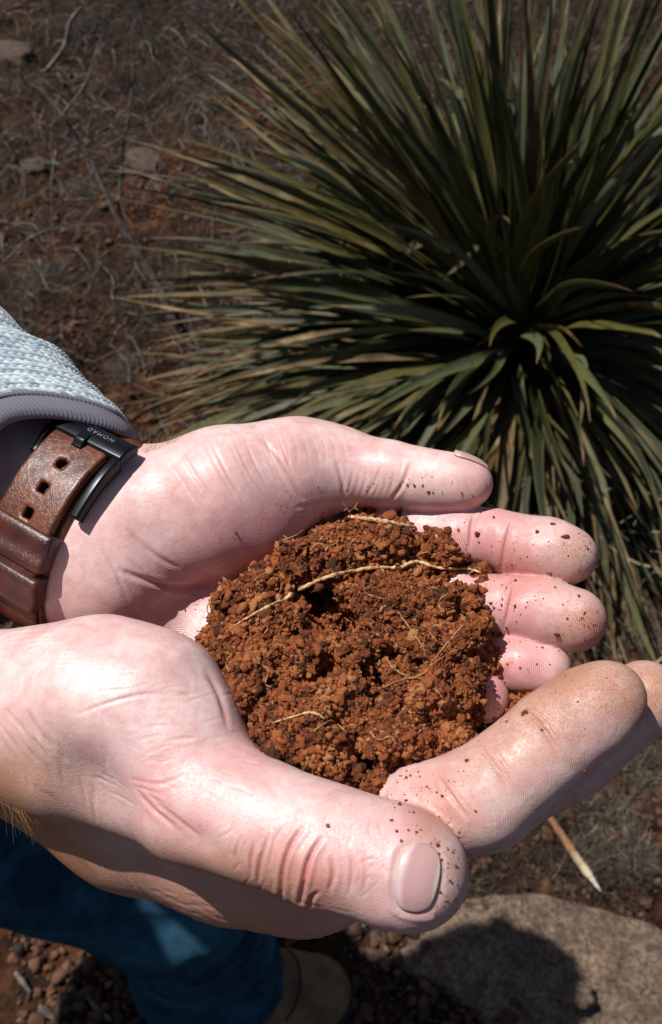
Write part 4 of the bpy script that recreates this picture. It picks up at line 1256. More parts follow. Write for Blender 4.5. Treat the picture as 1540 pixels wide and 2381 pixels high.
nn_ = noise(nt, 900, 4); bump(nt, b, nn_.outputs[0], 0.00003, 0.4)
m_engr, nt, b = material('engraving')
b.inputs['Base Color'].default_value = (0.30, 0.31, 0.33, 1); b.inputs['Roughness'].default_value = 0.5; b.inputs['Metallic'].default_value = 0.6

watch = empty('wristwatch', W(WC + e2 * 24), 'brown leather watch strap with black steel buckle worn round the far wrist', 'wristwatch')
strap_w = 11.0
V, Fs = sweep(np.linspace(-50, 250, 130), lambda t: sect(-strap_w, strap_w, 0.9, 3.3, 0.9))
mk('strap', V, Fs, m_leather, watch)
V, Fs = sweep(np.linspace(242, 316, 50), lambda t: sect(-strap_w * 1.2, strap_w * 1.2, 1.0, 3.2 + 7.5 * sstep(240, 255, t) * sstep(318, 300, t), 0.9))
mk('watch_case', V, Fs, m_black, watch)

def holed_plate(th0, th1, s0, s1, h0, h1, holes, nt_=150, ns_=96, edge=1.3, cut=None):
    """curved plate with real openings; holes = (theta, s, half theta in mm, half s in mm)"""
    th = np.linspace(th0, th1, nt_ + 1); s = np.linspace(s0, s1, ns_ + 1)
    arc = (WB + h1) * 1.12
    tc = np.radians((th[:-1] + th[1:]) / 2); scn = (s[:-1] + s[1:]) / 2
    TT, SS = np.meshgrid(tc, scn, indexing='ij')
    solid = np.ones(TT.shape, bool)
    for (ht, hs, a, b2) in holes:
        dx = np.abs(TT - math.radians(ht)) * arc / a; dy = np.abs(SS - hs) / b2
        solid &= (dx ** 4 + dy ** 4) > 1
    if cut is not None: solid &= ~cut(TT, SS)
    TV, SV = np.meshgrid(np.radians(th), s, indexing='ij')
    de = np.minimum(SV - s0, s1 - SV); de = np.minimum(de, (TV - math.radians(th0)) * arc + 0.2)
    drop = np.where(de < edge, 1 - np.sqrt(np.clip(1 - (1 - de / edge) ** 2, 0, 1)), 0) * edge * 0.8
    for (ht, hs, a, b2) in holes:
        r = (((np.abs(TV - math.radians(ht)) * arc / a) ** 4 + (np.abs(SV - hs) / b2) ** 4)) ** 0.25
        drop += 0.30 * np.exp(-((r - 1.0) / 0.22) ** 2)
    pu = 0.10 * np.sin(TV * 30 + SV) + 0.05 * np.sin(TV * 61 - SV * 2)
    top = RP(TV, SV, h1 - drop + pu * 0.15); bot = RP(TV, SV, np.full(TV.shape, h0))
    nT, nS = TV.shape; nv = nT * nS
    V = np.concatenate([top.reshape(-1, 3), bot.reshape(-1, 3)])
    I = np.arange(nv).reshape(nT, nS)
    a_, b_, c_, d_ = I[:-1, :-1], I[1:, :-1], I[1:, 1:], I[:-1, 1:]
    q = np.stack([a_, b_, c_, d_], -1)[solid]
    Fs = [q, q[:, ::-1] + nv]
    pad = np.pad(solid, 1)
    for (di, dj, e0, e1_) in ((-1, 0, d_, a_), (1, 0, b_, c_), (0, -1, a_, b_), (0, 1, c_, d_)):
        nb = pad[1 + di:1 + di + solid.shape[0], 1 + dj:1 + dj + solid.shape[1]]
        m_ = solid & ~nb
        p0, p1 = e0[m_], e1_[m_]
        Fs.append(np.stack([p1, p0, p0 + nv, p1 + nv], -1))
    return W(V), [np.concatenate(Fs)]
holes = [(60, 0.2, 1.35, 1.75), (74.5, 0.0, 1.35, 1.75), (88, 0.0, 1.35, 1.75)]
V, Fs = holed_plate(43, 131, -10.4, 9.6, 3.9, 6.3, holes)
tail = mk('strap_tail', V, Fs, m_leather, watch, smooth=False)
for p in tail.data.polygons: p.use_smooth = True
tail['label'] = 'punched end of the strap with three square holes'
def keeper(t0, t1, sk):
    th = np.linspace(t0, t1, 20)
    def f(t):
        e = min(t - t0, t1 - t) / (t1 - t0)
        ro = 0.35 * (1 - math.exp(-e * 14)); 
        return sect(-12.4 + sk, 12.0 + sk, 2.0, 7.4 + ro + 0.35 * math.sin((t - t0) / (t1 - t0) * 9), 1.5, 6)
    V, Fs = sweep(th, f)
    return mk('strap_keeper', V, Fs, m_keeper, watch)
keeper(92, 109.5, 0); keeper(113.5, 131, 0)
V, Fs = sweep(np.linspace(131, 205, 36), lambda t: sect(-10.8, 10.2, 3.2, 5.0 - 1.5 * sstep(150, 200, t), 0.9))
mk('strap_layer', V, Fs, m_leather, watch)
# buckle
bk = empty('buckle', W(RP(math.radians(42), 0, 6)[None][0] if False else RP(np.array(math.radians(42)), np.array(0.0), np.array(6.0))))
bk.parent = watch; bk.location = Vector(wpos(bk)) - 2 * Vector((0, 0, 0)) if False else Vector(W(RP(np.array(math.radians(42)), np.array(0.0), np.array(6.0))) - wpos(watch))
V, Fs = sweep(np.linspace(30.5, 44.5, 14), lambda t: sect(-13.2, 14.8, 4.2, 7.6 - 0.9 * ((t - 38) / 7.5) ** 2 + 0.2, 0.8))
mk('top_bar', V, Fs, m_black, bk)
V, Fs = sweep(np.linspace(44.5, 80, 30), lambda t: sect(12.2, 14.9, 2.6 - 0.4 * sstep(60, 80, t), 7.2 - 1.0 * sstep(50, 78, t), 0.6))
mk('side_bar', V, Fs, m_black, bk)
V, Fs = sweep(np.linspace(44.5, 59, 18), lambda t: sect(-13.4, -11.4, 1.6, 6.6 - 2.6 * sstep(46, 58, t), 0.6))
mk('side_bar', V, Fs, m_black, bk)
V, Fs = sweep(np.linspace(40.5, 49, 12), lambda t: sect(-1.6, 2.0, 5.0, 8.2 - 1.4 * sstep(45, 49, t), 0.5))
mk('tongue', V, Fs, m_black, bk)
# engraved lettering, upside down as it is worn
cu = bpy.data.curves.new('lettering', 'FONT'); cu.body = 'NOMAD'; cu.size = 0.0022; cu.space_character = 1.35
cu.align_x = 'CENTER'; cu.align_y = 'CENTER'; cu.extrude = 0.00002
to = bpy.data.objects.new('lettering_tmp', cu); col.objects.link(to)
dg = bpy.context.evaluated_depsgraph_get(); tm = bpy.data.meshes.new_from_object(to.evaluated_get(dg))
bpy.data.objects.remove(to)
tv = np.array([v.co[:] for v in tm.vertices]) * 1000.0
# x of the text runs against s, y towards larger angle: seen reversed like the worn strap
r_ = (WA + 8) * 0.9
th_ = math.radians(36.8) + tv[:, 1] / r_ * 1.0 + 0.01 * 0
ss_ = 3.8 - tv[:, 0] * -1.0 * -1.0
TH_C = 38.0
hh_ = 7.85 - 0.9 * ((np.degrees(th_) - TH_C) / 7.5) ** 2 + tv[:, 2]
tvw = W(RP(th_, ss_, hh_))
tf3 = [list(p.vertices) for p in tm.polygons]
o3 = np.array([f for f in tf3 if len(f) == 3]) if any(len(f) == 3 for f in tf3) else np.zeros((0, 3), int)
o4 = np.array([f for f in tf3 if len(f) == 4]) if any(len(f) == 4 for f in tf3) else np.zeros((0, 4), int)
mk('lettering', tvw, [f for f in (o3, o4) if len(f)], m_engr, bk, smooth=False)

# ---------------- sweater sleeve ----------------
m_knit, nt, b = material('knit_wool')
kc = attr(nt, 'yarn')
c = ramp(nt, kc, [(0.0, (0.07, 0.10, 0.13)), (0.35, (0.27, 0.35, 0.40)), (0.7, (0.58, 0.66, 0.68)), (1.0, (0.80, 0.84, 0.80))])
nfib = noise(nt, 3500, 2, rough=0.7)
c = mixc(nt, math_(nt, 'MULTIPLY', nfib.outputs[0], 0.5), c, (0.30, 0.37, 0.42), 'MIX')
nt.links.new(c, b.inputs['Base Color']); b.inputs['Roughness'].default_value = 0.9; b.inputs['Sheen Weight'].default_value = 0.2
b.inputs['Specular IOR Level'].default_value = 0.15
bump(nt, b, nfib.outputs[0], 0.0003, 0.7)
m_cuff, nt, b = material('cuff_jersey')
rb = attr(nt, 'rib')
c = mixc(nt, math_(nt, 'MULTIPLY', rb, 0.45), (0.135, 0.125, 0.155), (0.25, 0.235, 0.275))
nt.links.new(c, b.inputs['Base Color']); b.inputs['Roughness'].default_value = 0.92; b.inputs['Specular IOR Level'].default_value = 0.15
nf = noise(nt, 2500, 2); bump(nt, b, math_(nt, 'ADD', rb, math_(nt, 'MULTIPLY', nf.outputs[0], 0.6)), 0.00015, 0.8)

def sleeve_pt(th, t, h, base=None, ax=None, ea=None, eb=None, rim=None):
    """th degrees from the top, t mm back from the rim, h mm outwards"""
    a = np.radians(th)
    fr_ = sstep(-5, 48, th) * sstep(300, 200, th)
    s = 4.0 - 21.0 * fr_ - t
    ra = 38 + 0.22 * t * (0.6 + 0.4 * np.cos(a)) + h
    rb_ = 31 + 0.20 * t + h
    fold = 1.1 * np.sin(np.radians(th) * 2.2 + t * 0.06) * sstep(4, 30, t) + 1.2 * np.sin(t * 0.21 + np.radians(th) * 1.3) * sstep(10, 40, t)
    p = WC - 5.0 * e1 + 7.0 * e2
    return p + (ra + fold)[..., None] * np.cos(a)[..., None] * e1 + (rb_ + fold)[..., None] * np.sin(a)[..., None] * e2 + s[..., None] * n_ax
def grid_faces(n, m):
    i, j = np.meshgrid(np.arange(n - 1), np.arange(m - 1), indexing='ij')
    return np.stack([i * m + j, i * m + j + 1, (i + 1) * m + j + 1, (i + 1) * m + j], -1).reshape(-1, 4)
th = np.concatenate([np.arange(-100, -20, 4.0), np.arange(-20, 130, 0.5), np.arange(130, 261, 4.0)])
tt = np.concatenate([np.arange(5.9, 62, 0.27), np.arange(62, 220, 3.0)])
TH, TT = np.meshgrid(th, tt, indexing='ij')
arc = np.radians(TH) * 42.0
wale = 2.5; course = 1.9
u = TT / wale                                   # wales run round the arm, courses along it
fu = u - np.floor(u)
wob = 0.12 * vnoise(np.stack([TH * .6, TT, TT * 0], -1), 3.0, 31)
v = arc / course + np.abs(fu - 0.5) * 1.3 + wob
fv = v - np.floor(v)
lift = np.sqrt(np.clip(1 - (2 * fv - 1) ** 2, 0, 1)) * (1 - 0.75 * np.exp(-((fu - 0.0) / 0.13) ** 2) - 0.75 * np.exp(-((fu - 1.0) / 0.13) ** 2) - 0.35 * np.exp(-((fu - 0.5) / 0.10) ** 2))
ribs = 0.35 * np.sin(TT / 9.0 * 2 * np.pi)
puff = 2.2 * sstep(5.7, 7.6, TT)
idn = np.floor(v) * 7.13 + np.floor(u * 2) * 3.71
yarn = (np.sin(idn * 12.9898) * 43758.5453) % 1.0
yarn = 0.12 + 0.62 * yarn + 0.8 * (lift - 0.5)  # random yarn tone, with shade painted into the gaps between stitches
hgt = puff + 0.95 * lift + ribs
V = sleeve_pt(TH, TT, hgt)
sleeve = empty('sweater', W(WC - n_ax * 40)); sleeve.parent = person; sleeve.location = Vector(W(WC - n_ax * 40) - wpos(person))
sleeve['label'] = 'light blue heathered knit sweater sleeve'
mk('sleeve', W(V.reshape(-1, 3)), grid_faces(len(th), len(tt)), m_knit, sleeve, attrs={'yarn': np.clip(yarn, 0, 1).ravel()})
# cuff: folded jersey band, rounded rim, lining running back inside
prof = [(9, 2.2), (6.9, 2.2), (6.5, 1.5), (5.6, 1.55), (4.0, 1.6), (2.4, 1.5), (1.0, 1.0), (0.2, 0.1), (0.0, -0.9), (0.6, -2.0), (2.5, -2.6), (8, -2.8), (20, -2.6), (45, -2.0)]
prof = spline(np.array(prof, float), 60)
th2 = np.arange(-100, 261, 0.5)
TH, K = np.meshgrid(th2, np.arange(60), indexing='ij')
tq = prof[K, 0]; hq = prof[K, 1] + 0.12 * vnoise(np.stack([TH * .3, tq, tq * 0], -1), 2.5, 12)
V = sleeve_pt(TH, tq, hq)
rib = 0.5 + 0.5 * np.sin(np.radians(TH) * 230)
mk('cuff', W(V.reshape(-1, 3)), grid_faces(len(th2), 60), m_cuff, sleeve, attrs={'rib': rib.ravel()})
print('watch, sleeve', round(time.time() - T0, 1))
# =====================================================================
# the handful of soil
# =====================================================================
m_soil, nt, b = material('red_soil')
sc_ = attr(nt, 'tone'); g1 = noise(nt, 900, 4, rough=0.7); g2 = noise(nt, 3200, 3, rough=0.7)
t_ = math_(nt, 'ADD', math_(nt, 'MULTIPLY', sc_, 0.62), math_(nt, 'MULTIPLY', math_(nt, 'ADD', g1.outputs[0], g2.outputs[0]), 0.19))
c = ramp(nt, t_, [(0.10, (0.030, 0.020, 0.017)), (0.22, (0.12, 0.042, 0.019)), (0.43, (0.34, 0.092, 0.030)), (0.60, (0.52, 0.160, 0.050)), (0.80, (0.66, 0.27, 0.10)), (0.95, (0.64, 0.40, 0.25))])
nt.links.new(c, b.inputs['Base Color']); b.inputs['Roughness'].default_value = 0.88; b.inputs['Specular IOR Level'].default_value = 0.25
bump(nt, b, math_(nt, 'ADD', g1.outputs[0], g2.outputs[0]), 0.0011, 1.0)

def soil_level(x, y):
    r = math.hypot((x - 800) / 370, (y - 1530) / 330)
    return 252 + (1520 - y) * 0.104 - 9.0 * max(0.0, 1 - r * r)
lumps = [(880, 1290, 100), (1000, 1300, 95), (1075, 1290, 46), (1110, 1330, 28), (770, 1290, 78), (690, 1320, 66), (610, 1395, 84), (545, 1400, 42), (560, 1470, 52), (660, 1490, 72), (745, 1265, 50),
         (900, 1420, 108), (1010, 1430, 92), (1080, 1400, 40), (1060, 1500, 48), (820, 1500, 70), (600, 1600, 92), (500, 1535, 44), (462, 1515, 20), (700, 1570, 84), (555, 1540, 50),
         (700, 1690, 92), (800, 1650, 96), (620, 1690, 62), (575, 1650, 50), (960, 1640, 112), (1045, 1630, 68), (900, 1740, 82), (1050, 1720, 60), (960, 1740, 70), (760, 1750, 60), (690, 1750, 50), (860, 1790, 46), (1112, 1362, 26), (1100, 1455, 30), (800, 1795, 36), (730, 1780, 34), (1000, 1560, 76), (810, 1560, 60), (840, 1235, 52), (930, 1235, 48), (985, 1250, 46), (1095, 1560, 20), (640, 1745, 42)]
fs = Field(P(430, 1870, 236) + np.array([-4, -6, -58]), P(1160, 1180, 280) + np.array([4, 4, 82]), 0.6)
AS = fs.blank(); AS[...] = 30
rl = random.Random(3)
for (lx, ly, lr) in lumps:
    r = lr * 0.110 * 0.97
    d = soil_level(lx, ly) + r * 0.80 + rl.uniform(-1.6, 1.2)
    fs.cone(AS, P(lx, ly, d), P(lx, ly, d + 8), r, r * 0.9, 1.6)
# filler body under the lumps
fs.cone(AS, P(640, 1560, 270), P(960, 1560, 272), 22, 24, 3)
fs.cone(AS, P(740, 1400, 281), P(1000, 1380, 284), 15, 15, 3)
fs.cone(AS, P(670, 1680, 250), P(960, 1700, 247), 15, 15, 3)
fs.cone(AS, P(760, 1770, 240), P(900, 1780, 238), 9, 9, 3)
# holes and cracks between the clods
for (a, b_, r) in [((750, 1412), (782, 1445), 7.0), ((690, 1390), (750, 1418), 3.4), ((768, 1440), (700, 1475), 2.2), ((700, 1475), (640, 1530), 1.6), ((770, 1440), (815, 1505), 2.6), ((880, 1580), (905, 1595), 2.4), ((905, 1595), (1000, 1540), 2.0), ((1085, 1340), (1075, 1440), 2.2), ((1100, 1420), (1098, 1500), 2.0),
                    ((870, 1655), (905, 1675), 2.0), ((660, 1720), (700, 1715), 1.8), ((900, 1690), (940, 1760), 1.6), ((520, 1560), (560, 1590), 1.6), ((640, 1600), (700, 1640), 1.5), ((1020, 1510), (1060, 1540), 2.0), ((760, 1520), (830, 1560), 1.4), ((820, 1720), (850, 1760), 1.3), ((990, 1350), (1060, 1350), 1.5), ((560, 1430), (600, 1450), 1.5)]:
    da = soil_level(*a); db = soil_level(*b_)
    for k in ((-4, 2, 8, 13) if r < 6.5 else (-8, -2, 4, 10, 15)):
        fs.carve(AS, P(*a, da + k), P(*b_, db + k), r, r, 1.2)
ax_ = [fs.lo[k] + fs.h * np.arange(fs.n[k], dtype=np.float32) for k in range(3)]
gx, gy, gz = np.meshgrid(*ax_, indexing='ij')
near = np.abs(AS) < 6.5
pts = np.stack([gx[near], gy[near], gz[near]], -1)
AS[near] += 2.4 * vnoise(pts, 8.5, 3) + 2.0 * vnoise(pts, 4.2, 4) + 1.3 * vnoise(pts, 2.1, 5)
del gx, gy, gz
VS, FS = fs.mesh(AS, 0)
print('soil sdf', len(VS), round(time.time() - T0, 1))
VS, FS = refine(VS, FS)
# drop what faces far away from view and sun and cannot be seen, keep the rest closed enough
NS = vnormals(VS, FS)
f1, id1 = worley(VS, 2.3, 1); f2, id2 = worley(VS + 5.1, 1.15, 2)
VS = VS + NS * ((0.60 - f1) * 0.75 + (0.6 - f2) * 0.45 + 0.60 * vnoise(VS, 1.3, 9) + 0.45 * vnoise(VS, 0.7, 10))[:, None]
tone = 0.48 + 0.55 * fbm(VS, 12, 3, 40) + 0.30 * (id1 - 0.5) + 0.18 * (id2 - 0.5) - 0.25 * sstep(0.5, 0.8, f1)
soil = empty('soil_clump', W(P(800, 1530, 262)), 'crumbly mound of red brown soil heaped in the two cupped hands', 'soil')
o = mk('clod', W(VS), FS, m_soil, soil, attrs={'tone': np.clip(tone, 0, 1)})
SW = W(VS)
soil_bvh = BVHTree.FromPolygons(SW.tolist(), FS.tolist())
# crumbs over the whole surface
NS = vnormals(VS, FS)
rg = np.random.default_rng(11)
fa_ = VS[FS].mean(1)
fn_ = NS[FS[:, 0]]
view = -fa_ / np.linalg.norm(fa_, axis=1)[:, None]
vis = np.where((fn_ * view).sum(1) > -0.25)[0]
pick = rg.choice(vis, 68000)
size = 0.13 + 0.155 * rg.exponential(1.0, len(pick)); size = np.where(rg.random(len(pick)) < 0.005, rg.uniform(.6, 1.05, len(pick)), np.minimum(size, 0.7))
size *= 0.75 + 0.6 * (vnoise(fa_[pick], 6, 50) > 0.1)
pos = fa_[pick] + fn_[pick] * (size * rg.uniform(0.1, 0.75, len(pick)))[:, None]
tpl = rough_templates(1, 10, 0.95); tpl0 = rough_templates(0, 8, 0.7)
big = size > 0.42
V1, F1, own1 = scatter(tpl, pos[big], size[big], 5)
V2, F2, own2 = scatter(tpl0, pos[~big], size[~big], 6)
to1 = (0.46 + 0.22 * rg.normal(size=len(pos)) + 0.36 * vnoise(pos, 7, 44))
to1 = np.where(rg.random(len(pos)) < 0.055, 0.05, to1); to1 = np.where(rg.random(len(pos)) < 0.03, 1.0, to1)
o = mk('crumb_layer', W(V1), F1, m_soil, soil, attrs={'tone': np.clip(to1[big][own1], 0, 1)}); o['kind'] = 'stuff'; o['label'] = 'coarse rounded crumbs covering the mound'
o = mk('crumb_layer', W(V2), F2, m_soil, soil, attrs={'tone': np.clip(to1[~big][own2], 0, 1)}, smooth=False); o['kind'] = 'stuff'; o['label'] = 'fine grains covering the mound'
print('soil', round(time.time() - T0, 1))

# ---------------- roots in the soil ----------------
m_root, nt, b = material('pale_root')
n1 = noise(nt, 500, 4, rough=0.6)
c = ramp(nt, n1.outputs[0], [(0.33, (0.16, 0.065, 0.025)), (0.46, (0.46, 0.27, 0.11)), (0.62, (0.66, 0.47, 0.25))])
nt.links.new(c, b.inputs['Base Color']); b.inputs['Roughness'].default_value = 0.7; bump(nt, b, n1.outputs[0], 0.0006, 0.8)
m_hairroot, nt, b = material('thin_root')
n1 = noise(nt, 400, 2)
c = ramp(nt, n1.outputs[0], [(0.35, (0.20, 0.085, 0.03)), (0.62, (0.52, 0.30, 0.12))])
nt.links.new(c, b.inputs['Base Color']); b.inputs['Roughness'].default_value = 0.8
crumb_bvh = BVHTree.FromPolygons(W(V1).tolist(), F1.tolist())
BV = [soil_bvh, crumb_bvh, SA.bvh, SB.bvh]
def lay(pts, n, lift, wig=0.0, seed=0, samp=None):
    p = spline(np.array(pts, float), n)
    r = np.random.default_rng(seed)
    out = []
    for q in p:
        h, d = hit_from_cam(BV, q[0], q[1])
        if h is None: h = (W(P(q[0], q[1], soil_level(q[0], q[1]))), None, 0)
        out.append(h[0] - d * lift)
    out = np.array(out)
    # a stiff strand bridges over the dips: keep the nearer points
    dist = (out - CP) @ -AX_B
    sm_ = dist.copy()
    for _ in range(samp or 6):
        s2 = np.convolve(np.pad(sm_, 1, mode='edge'), [0.25, 0.5, 0.25], 'valid'); sm_ = np.minimum(s2, dist)
    out = out + (out - CP) * ((sm_ - dist) / dist)[:, None]
    if wig: out += np.cumsum(r.normal(size=out.shape), 0) * 0.00002 * wig + r.normal(size=out.shape) * 0.00006 * wig
    return out
def root(name, pts, rad, label, mat, n=40, wig=0.3, seed=0, group=None, branches=(), lift=0.5):
    p = lay(pts, n, rad[0] * lift, wig, seed)
    rr_ = np.interp(np.linspace(0, 1, n), np.linspace(0, 1, len(rad)), rad) * (1 + 0.18 * np.sin(np.arange(n) * 1.7 + seed))
    parts = [tube(p, rr_, 7, jitter=0.12, seed=seed)]
    for bi, (bp, br) in enumerate(branches):
        q = lay(bp, 16, br, 0.6, seed + bi + 1)
        parts.append(tube(q, np.linspace(br, br * 0.4, 16), 5))
    V, Fs = join(parts)
    o = mk(name, V, Fs, mat, origin=V.mean(0))
    tag(o, label, 'root', group)
    return o
root('pale_root', [(571, 1439), (618, 1413), (660, 1394), (682, 1379), (708, 1365), (740, 1350), (777, 1336), (819, 1328), (856, 1320), (914, 1319), (918, 1318)], [.0003, .00058, .00062, .0006, .00055, .0005], 'long pale root lying diagonally across the upper half of the soil mound', m_root, 70, 0.3, 1, branches=[([(571, 1439), (550, 1452), (536, 1462)], .0002)])
root('pale_root', [(934, 1319), (950, 1311), (972, 1306), (990, 1311), (1010, 1318), (1041, 1322), (1088, 1322), (1120, 1332)], [.0006, .00055, .0004, .00028], 'short crooked pale root continuing right of the long diagonal one', m_root, 40, 0.3, 2)
root('pale_root', [(810, 1201), (840, 1204), (880, 1210), (920, 1217), (966, 1225)], [.00045, .0007, .0007, .0005], 'flat straw coloured root along the top edge of the soil mound', m_root, 36, 0.3, 3)
root('pale_root', [(634, 1680), (671, 1669), (700, 1660), (719, 1656), (740, 1660), (754, 1670)], [.0002, .0003, .00034, .0002], 'thin curved whitish root near the bottom of the soil mound', m_root, 36, 0.3, 4)
fine = [([(720, 1280), (740, 1262), (765, 1268), (790, 1255)], 'curly hair root in the upper left part of the mound'), ([(600, 1540), (625, 1560), (618, 1590), (640, 1600)], 'crooked hair root left of the soil centre'), ([(1010, 1600), (1030, 1625), (1022, 1650)], 'short hair root at the lower right of the mound'), ([(860, 1700), (880, 1720), (905, 1712), (920, 1730)], 'wavy hair root low in the middle of the mound'), ([(640, 1340), (655, 1362), (650, 1380)], 'fine hair root at the left shoulder of the mound'), ([(1040, 1380), (1020, 1400), (1030, 1425)], 'fine hair root below the short crooked root'),
        ([(927, 1423), (955, 1463), (977, 1495), (990, 1528)], 'upright hair root right of the soil centre'),
        ([(1078, 1452), (1040, 1495), (1010, 1530), (985, 1540)], 'slanting hair root at the right side of the soil mound'),
        ([(898, 1526), (914, 1553), (945, 1571), (977, 1577)], 'curved hair root below the centre right of the soil'),
        ([(888, 1600), (935, 1580), (977, 1570), (1010, 1540), (1060, 1512), (1110, 1505)], 'long wavy hair root spreading to the ring finger'),
        ([(845, 1350), (850, 1375), (870, 1385), (900, 1390)], 'short hair root just under the pale diagonal root'),
        ([(712, 1745), (715, 1765), (706, 1790)], 'hair root hanging at the bottom edge of the mound'),
        ([(730, 1700), (750, 1685), (770, 1675), (798, 1695), (806, 1705)], 'kinked hair root beside the thin whitish root'),
        ([(940, 1285), (960, 1295), (990, 1283), (1010, 1290)], 'tangled hair root near the top right of the mound'),
        ([(815, 1320), (808, 1308), (806, 1300)], 'tiny upright hair root above the pale diagonal root'),
        ([(540, 1520), (525, 1540), (532, 1560)], 'hair root by the left edge of the mound'),
        ([(1000, 1470), (1015, 1490), (1030, 1500)], 'stubby hair root near the right rim'),
        ([(660, 1195 + 60), (668, 1280 - 20), (690, 1245), (706, 1232)], 'hair root reaching over the thumb mound at the upper left'),
        ([(1090, 1335), (1110, 1320), (1125, 1328)], 'short hair root by the base of the index finger')]
for k, (pp, lb) in enumerate(fine):
    root('hair_root', pp, [.00014, .00016, .00008], lb, m_hairroot, 30, 0.9, 10 + k, group='hair roots in the soil', lift=2.0)
# sprig standing up at the top edge, and the knotted one hanging at the left
def free_root(name, strands, rad, label, mat):
    parts = []
    for k, st in enumerate(strands):
        p = spline(np.array([W(P(*q)) for q in st]), 14)
        parts.append(tube(p, np.linspace(rad, rad * .5, 14), 5, seed=k))
    V, Fs = join(parts)
    o = mk(name, V, Fs, mat, origin=V.mean(0)); tag(o, label, 'root')
free_root('hair_root', [[(815, 1205, 276), (812, 1190, 274), (798, 1170, 273)], [(812, 1190, 274), (824, 1180, 272), (832, 1168, 272)], [(824, 1180, 272), (834, 1186, 272)], [(806, 1182, 273), (800, 1188, 272)]], .00018, 'small forked root sprig standing at the top edge of the soil', m_hairroot)
free_root('hair_root', [[(705, 1232, 272), (690, 1243, 270), (668, 1252, 269), (648, 1258, 269)], [(680, 1247, 270), (684, 1262, 269)], [(668, 1252, 269), (660, 1244, 269)]], .0002, 'dirty frayed root poking out left of the mound top', m_hairroot)
free_root('hair_root', [[(500, 1405, 262), (489, 1400, 261), (482, 1412, 260), (486, 1428, 260), (500, 1434, 261)], [(489, 1400, 261), (493, 1415, 260)]], .00025, 'curled root with a crumb dangling over the palm', m_hairroot)
free_root('hair_root', [[(446, 1495, 252), (462, 1500, 250), (478, 1508, 250)]], .0003, 'short dark rootlet at the left tip of the soil', m_hairroot)

# ---------------- crumbs on the skin ----------------
def crumb_at(x, y, s, k, bvh=None):
    h, d = hit_from_cam([bvh] if bvh else [SA.bvh, SB.bvh], x, y)
    if h is None: return None
    tv, tf = tpl[k % len(tpl)]
    v = tv * np.array([1, 0.8, 0.75]) * s
    a = k * 1.7; c_, s_ = math.cos(a), math.sin(a)
    v = v @ np.array([[c_, -s_, 0], [s_, c_, 0], [0, 0, 1]])
    # two lumps stuck together
    v2 = v * 0.6 + np.array([c_, s_, 0.1]) * s * 0.8
    V = np.concatenate([v, v2]); F = np.concatenate([tf, tf + len(tv)])
    p = WI(h[0]) + (WI(h[0] + h[1] * 0.001) - WI(h[0])) * s * 0.45
    return W(V + p), F
crl = [(1314, 1249, 1.05, 'i'), (1250, 1238, .75, 'i'), (1285, 1219, .7, 'i'), (1110, 1242, .85, 'i'), (1127, 1187, .5, 'i'), (1366, 1275, .45, 'i'), (1191, 1312, .45, 'i'), (1280, 1332, .4, 'i'), (1208, 1192, .4, 'i'),
       (1296, 1474, 1.0, 'm'), (1347, 1387, .6, 'm'), (1149, 1412, .6, 'm'), (1199, 1410, .6, 'm'), (1200, 1350, .45, 'm'), (1223, 1412, .4, 'm'), (1290, 1366, .4, 'm'), (1320, 1438, .45, 'm'), (1179, 1459, .55, 'm'), (1164, 1472, 1.0, 'm'),
       (1160, 1577, .8, 'r'), (1146, 1528, .45, 'r'), (1220, 1658, 1.1, 'b'), (1087, 1768, .6, 'b'), (929, 1871, .5, 'b'), (962, 1889, .45, 'b'), (980, 1250, .4, 't'), (996, 1143, .6, 't'), (547, 1236, .45, 't'), (455, 1417, .3, 't'), (762, 1919, .6, 'n')]
labels = ['largest dark crumb on the tip pad of the far index finger', 'squarish crumb left of the largest one on the far index tip', 'flat crumb near the top edge of the far index tip', 'dark crumb on the far index finger by its middle crease', 'small crumb on the upper edge of the far index finger', 'tiny crumb at the very end of the far index finger', 'crumb at the lower end crease of the far index finger', 'tiny crumb on the lower edge of the far index pad', 'crumb on the top edge of the far index finger over the end joint',
  'largest brown crumb near the lower edge of the far middle fingertip', 'dark crumb at the upper right of the far middle fingertip', 'orange brown crumb nearest the soil on the far middle finger', 'dark crumb at the end crease of the far middle finger', 'crumb in the cleft between far index and middle fingers', 'tiny crumb just right of the crease on the far middle finger', 'tiny crumb near the upper edge of the far middle pad', 'tiny crumb in the centre of the far middle fingertip', 'grey crumb at the lower edge of the far middle finger', 'round crumb wedged between the far middle and ring fingers',
  'crumb wedged between the far ring and little fingers', 'small crumb on the base of the far ring finger', 'large upright crumb on the middle of the near index finger', 'slanted crumb on the near index finger close to its base', 'crumb on the top rim of the near thumb against the index finger', 'small crumb on the thumb rim nearest the near thumbnail', 'tiny crumb on the far thumb above the soil', 'crumb on the pad of the far thumb', 'lone crumb on the thumb mound of the far hand', 'tiny dark speck on the heel of the far palm', 'orange flake of dirt on the near thumb above its knuckle']
for k, (cx, cy, s, g) in enumerate(crl):
    r = crumb_at(cx, cy, s * 0.66, k, SB.bvh if g in 'bn' else SA.bvh)
    if r is None: continue
    V, F = r
    o = mk('soil_crumb', V, F, m_soil, attrs={'tone': np.full(len(V), (0.22 + 0.25 * ((k * 37) % 10) / 10) if g != 'n' else 0.75)}, origin=V.mean(0))
    tag(o, labels[k], 'soil crumb', 'soil crumbs sticking to the fingers')
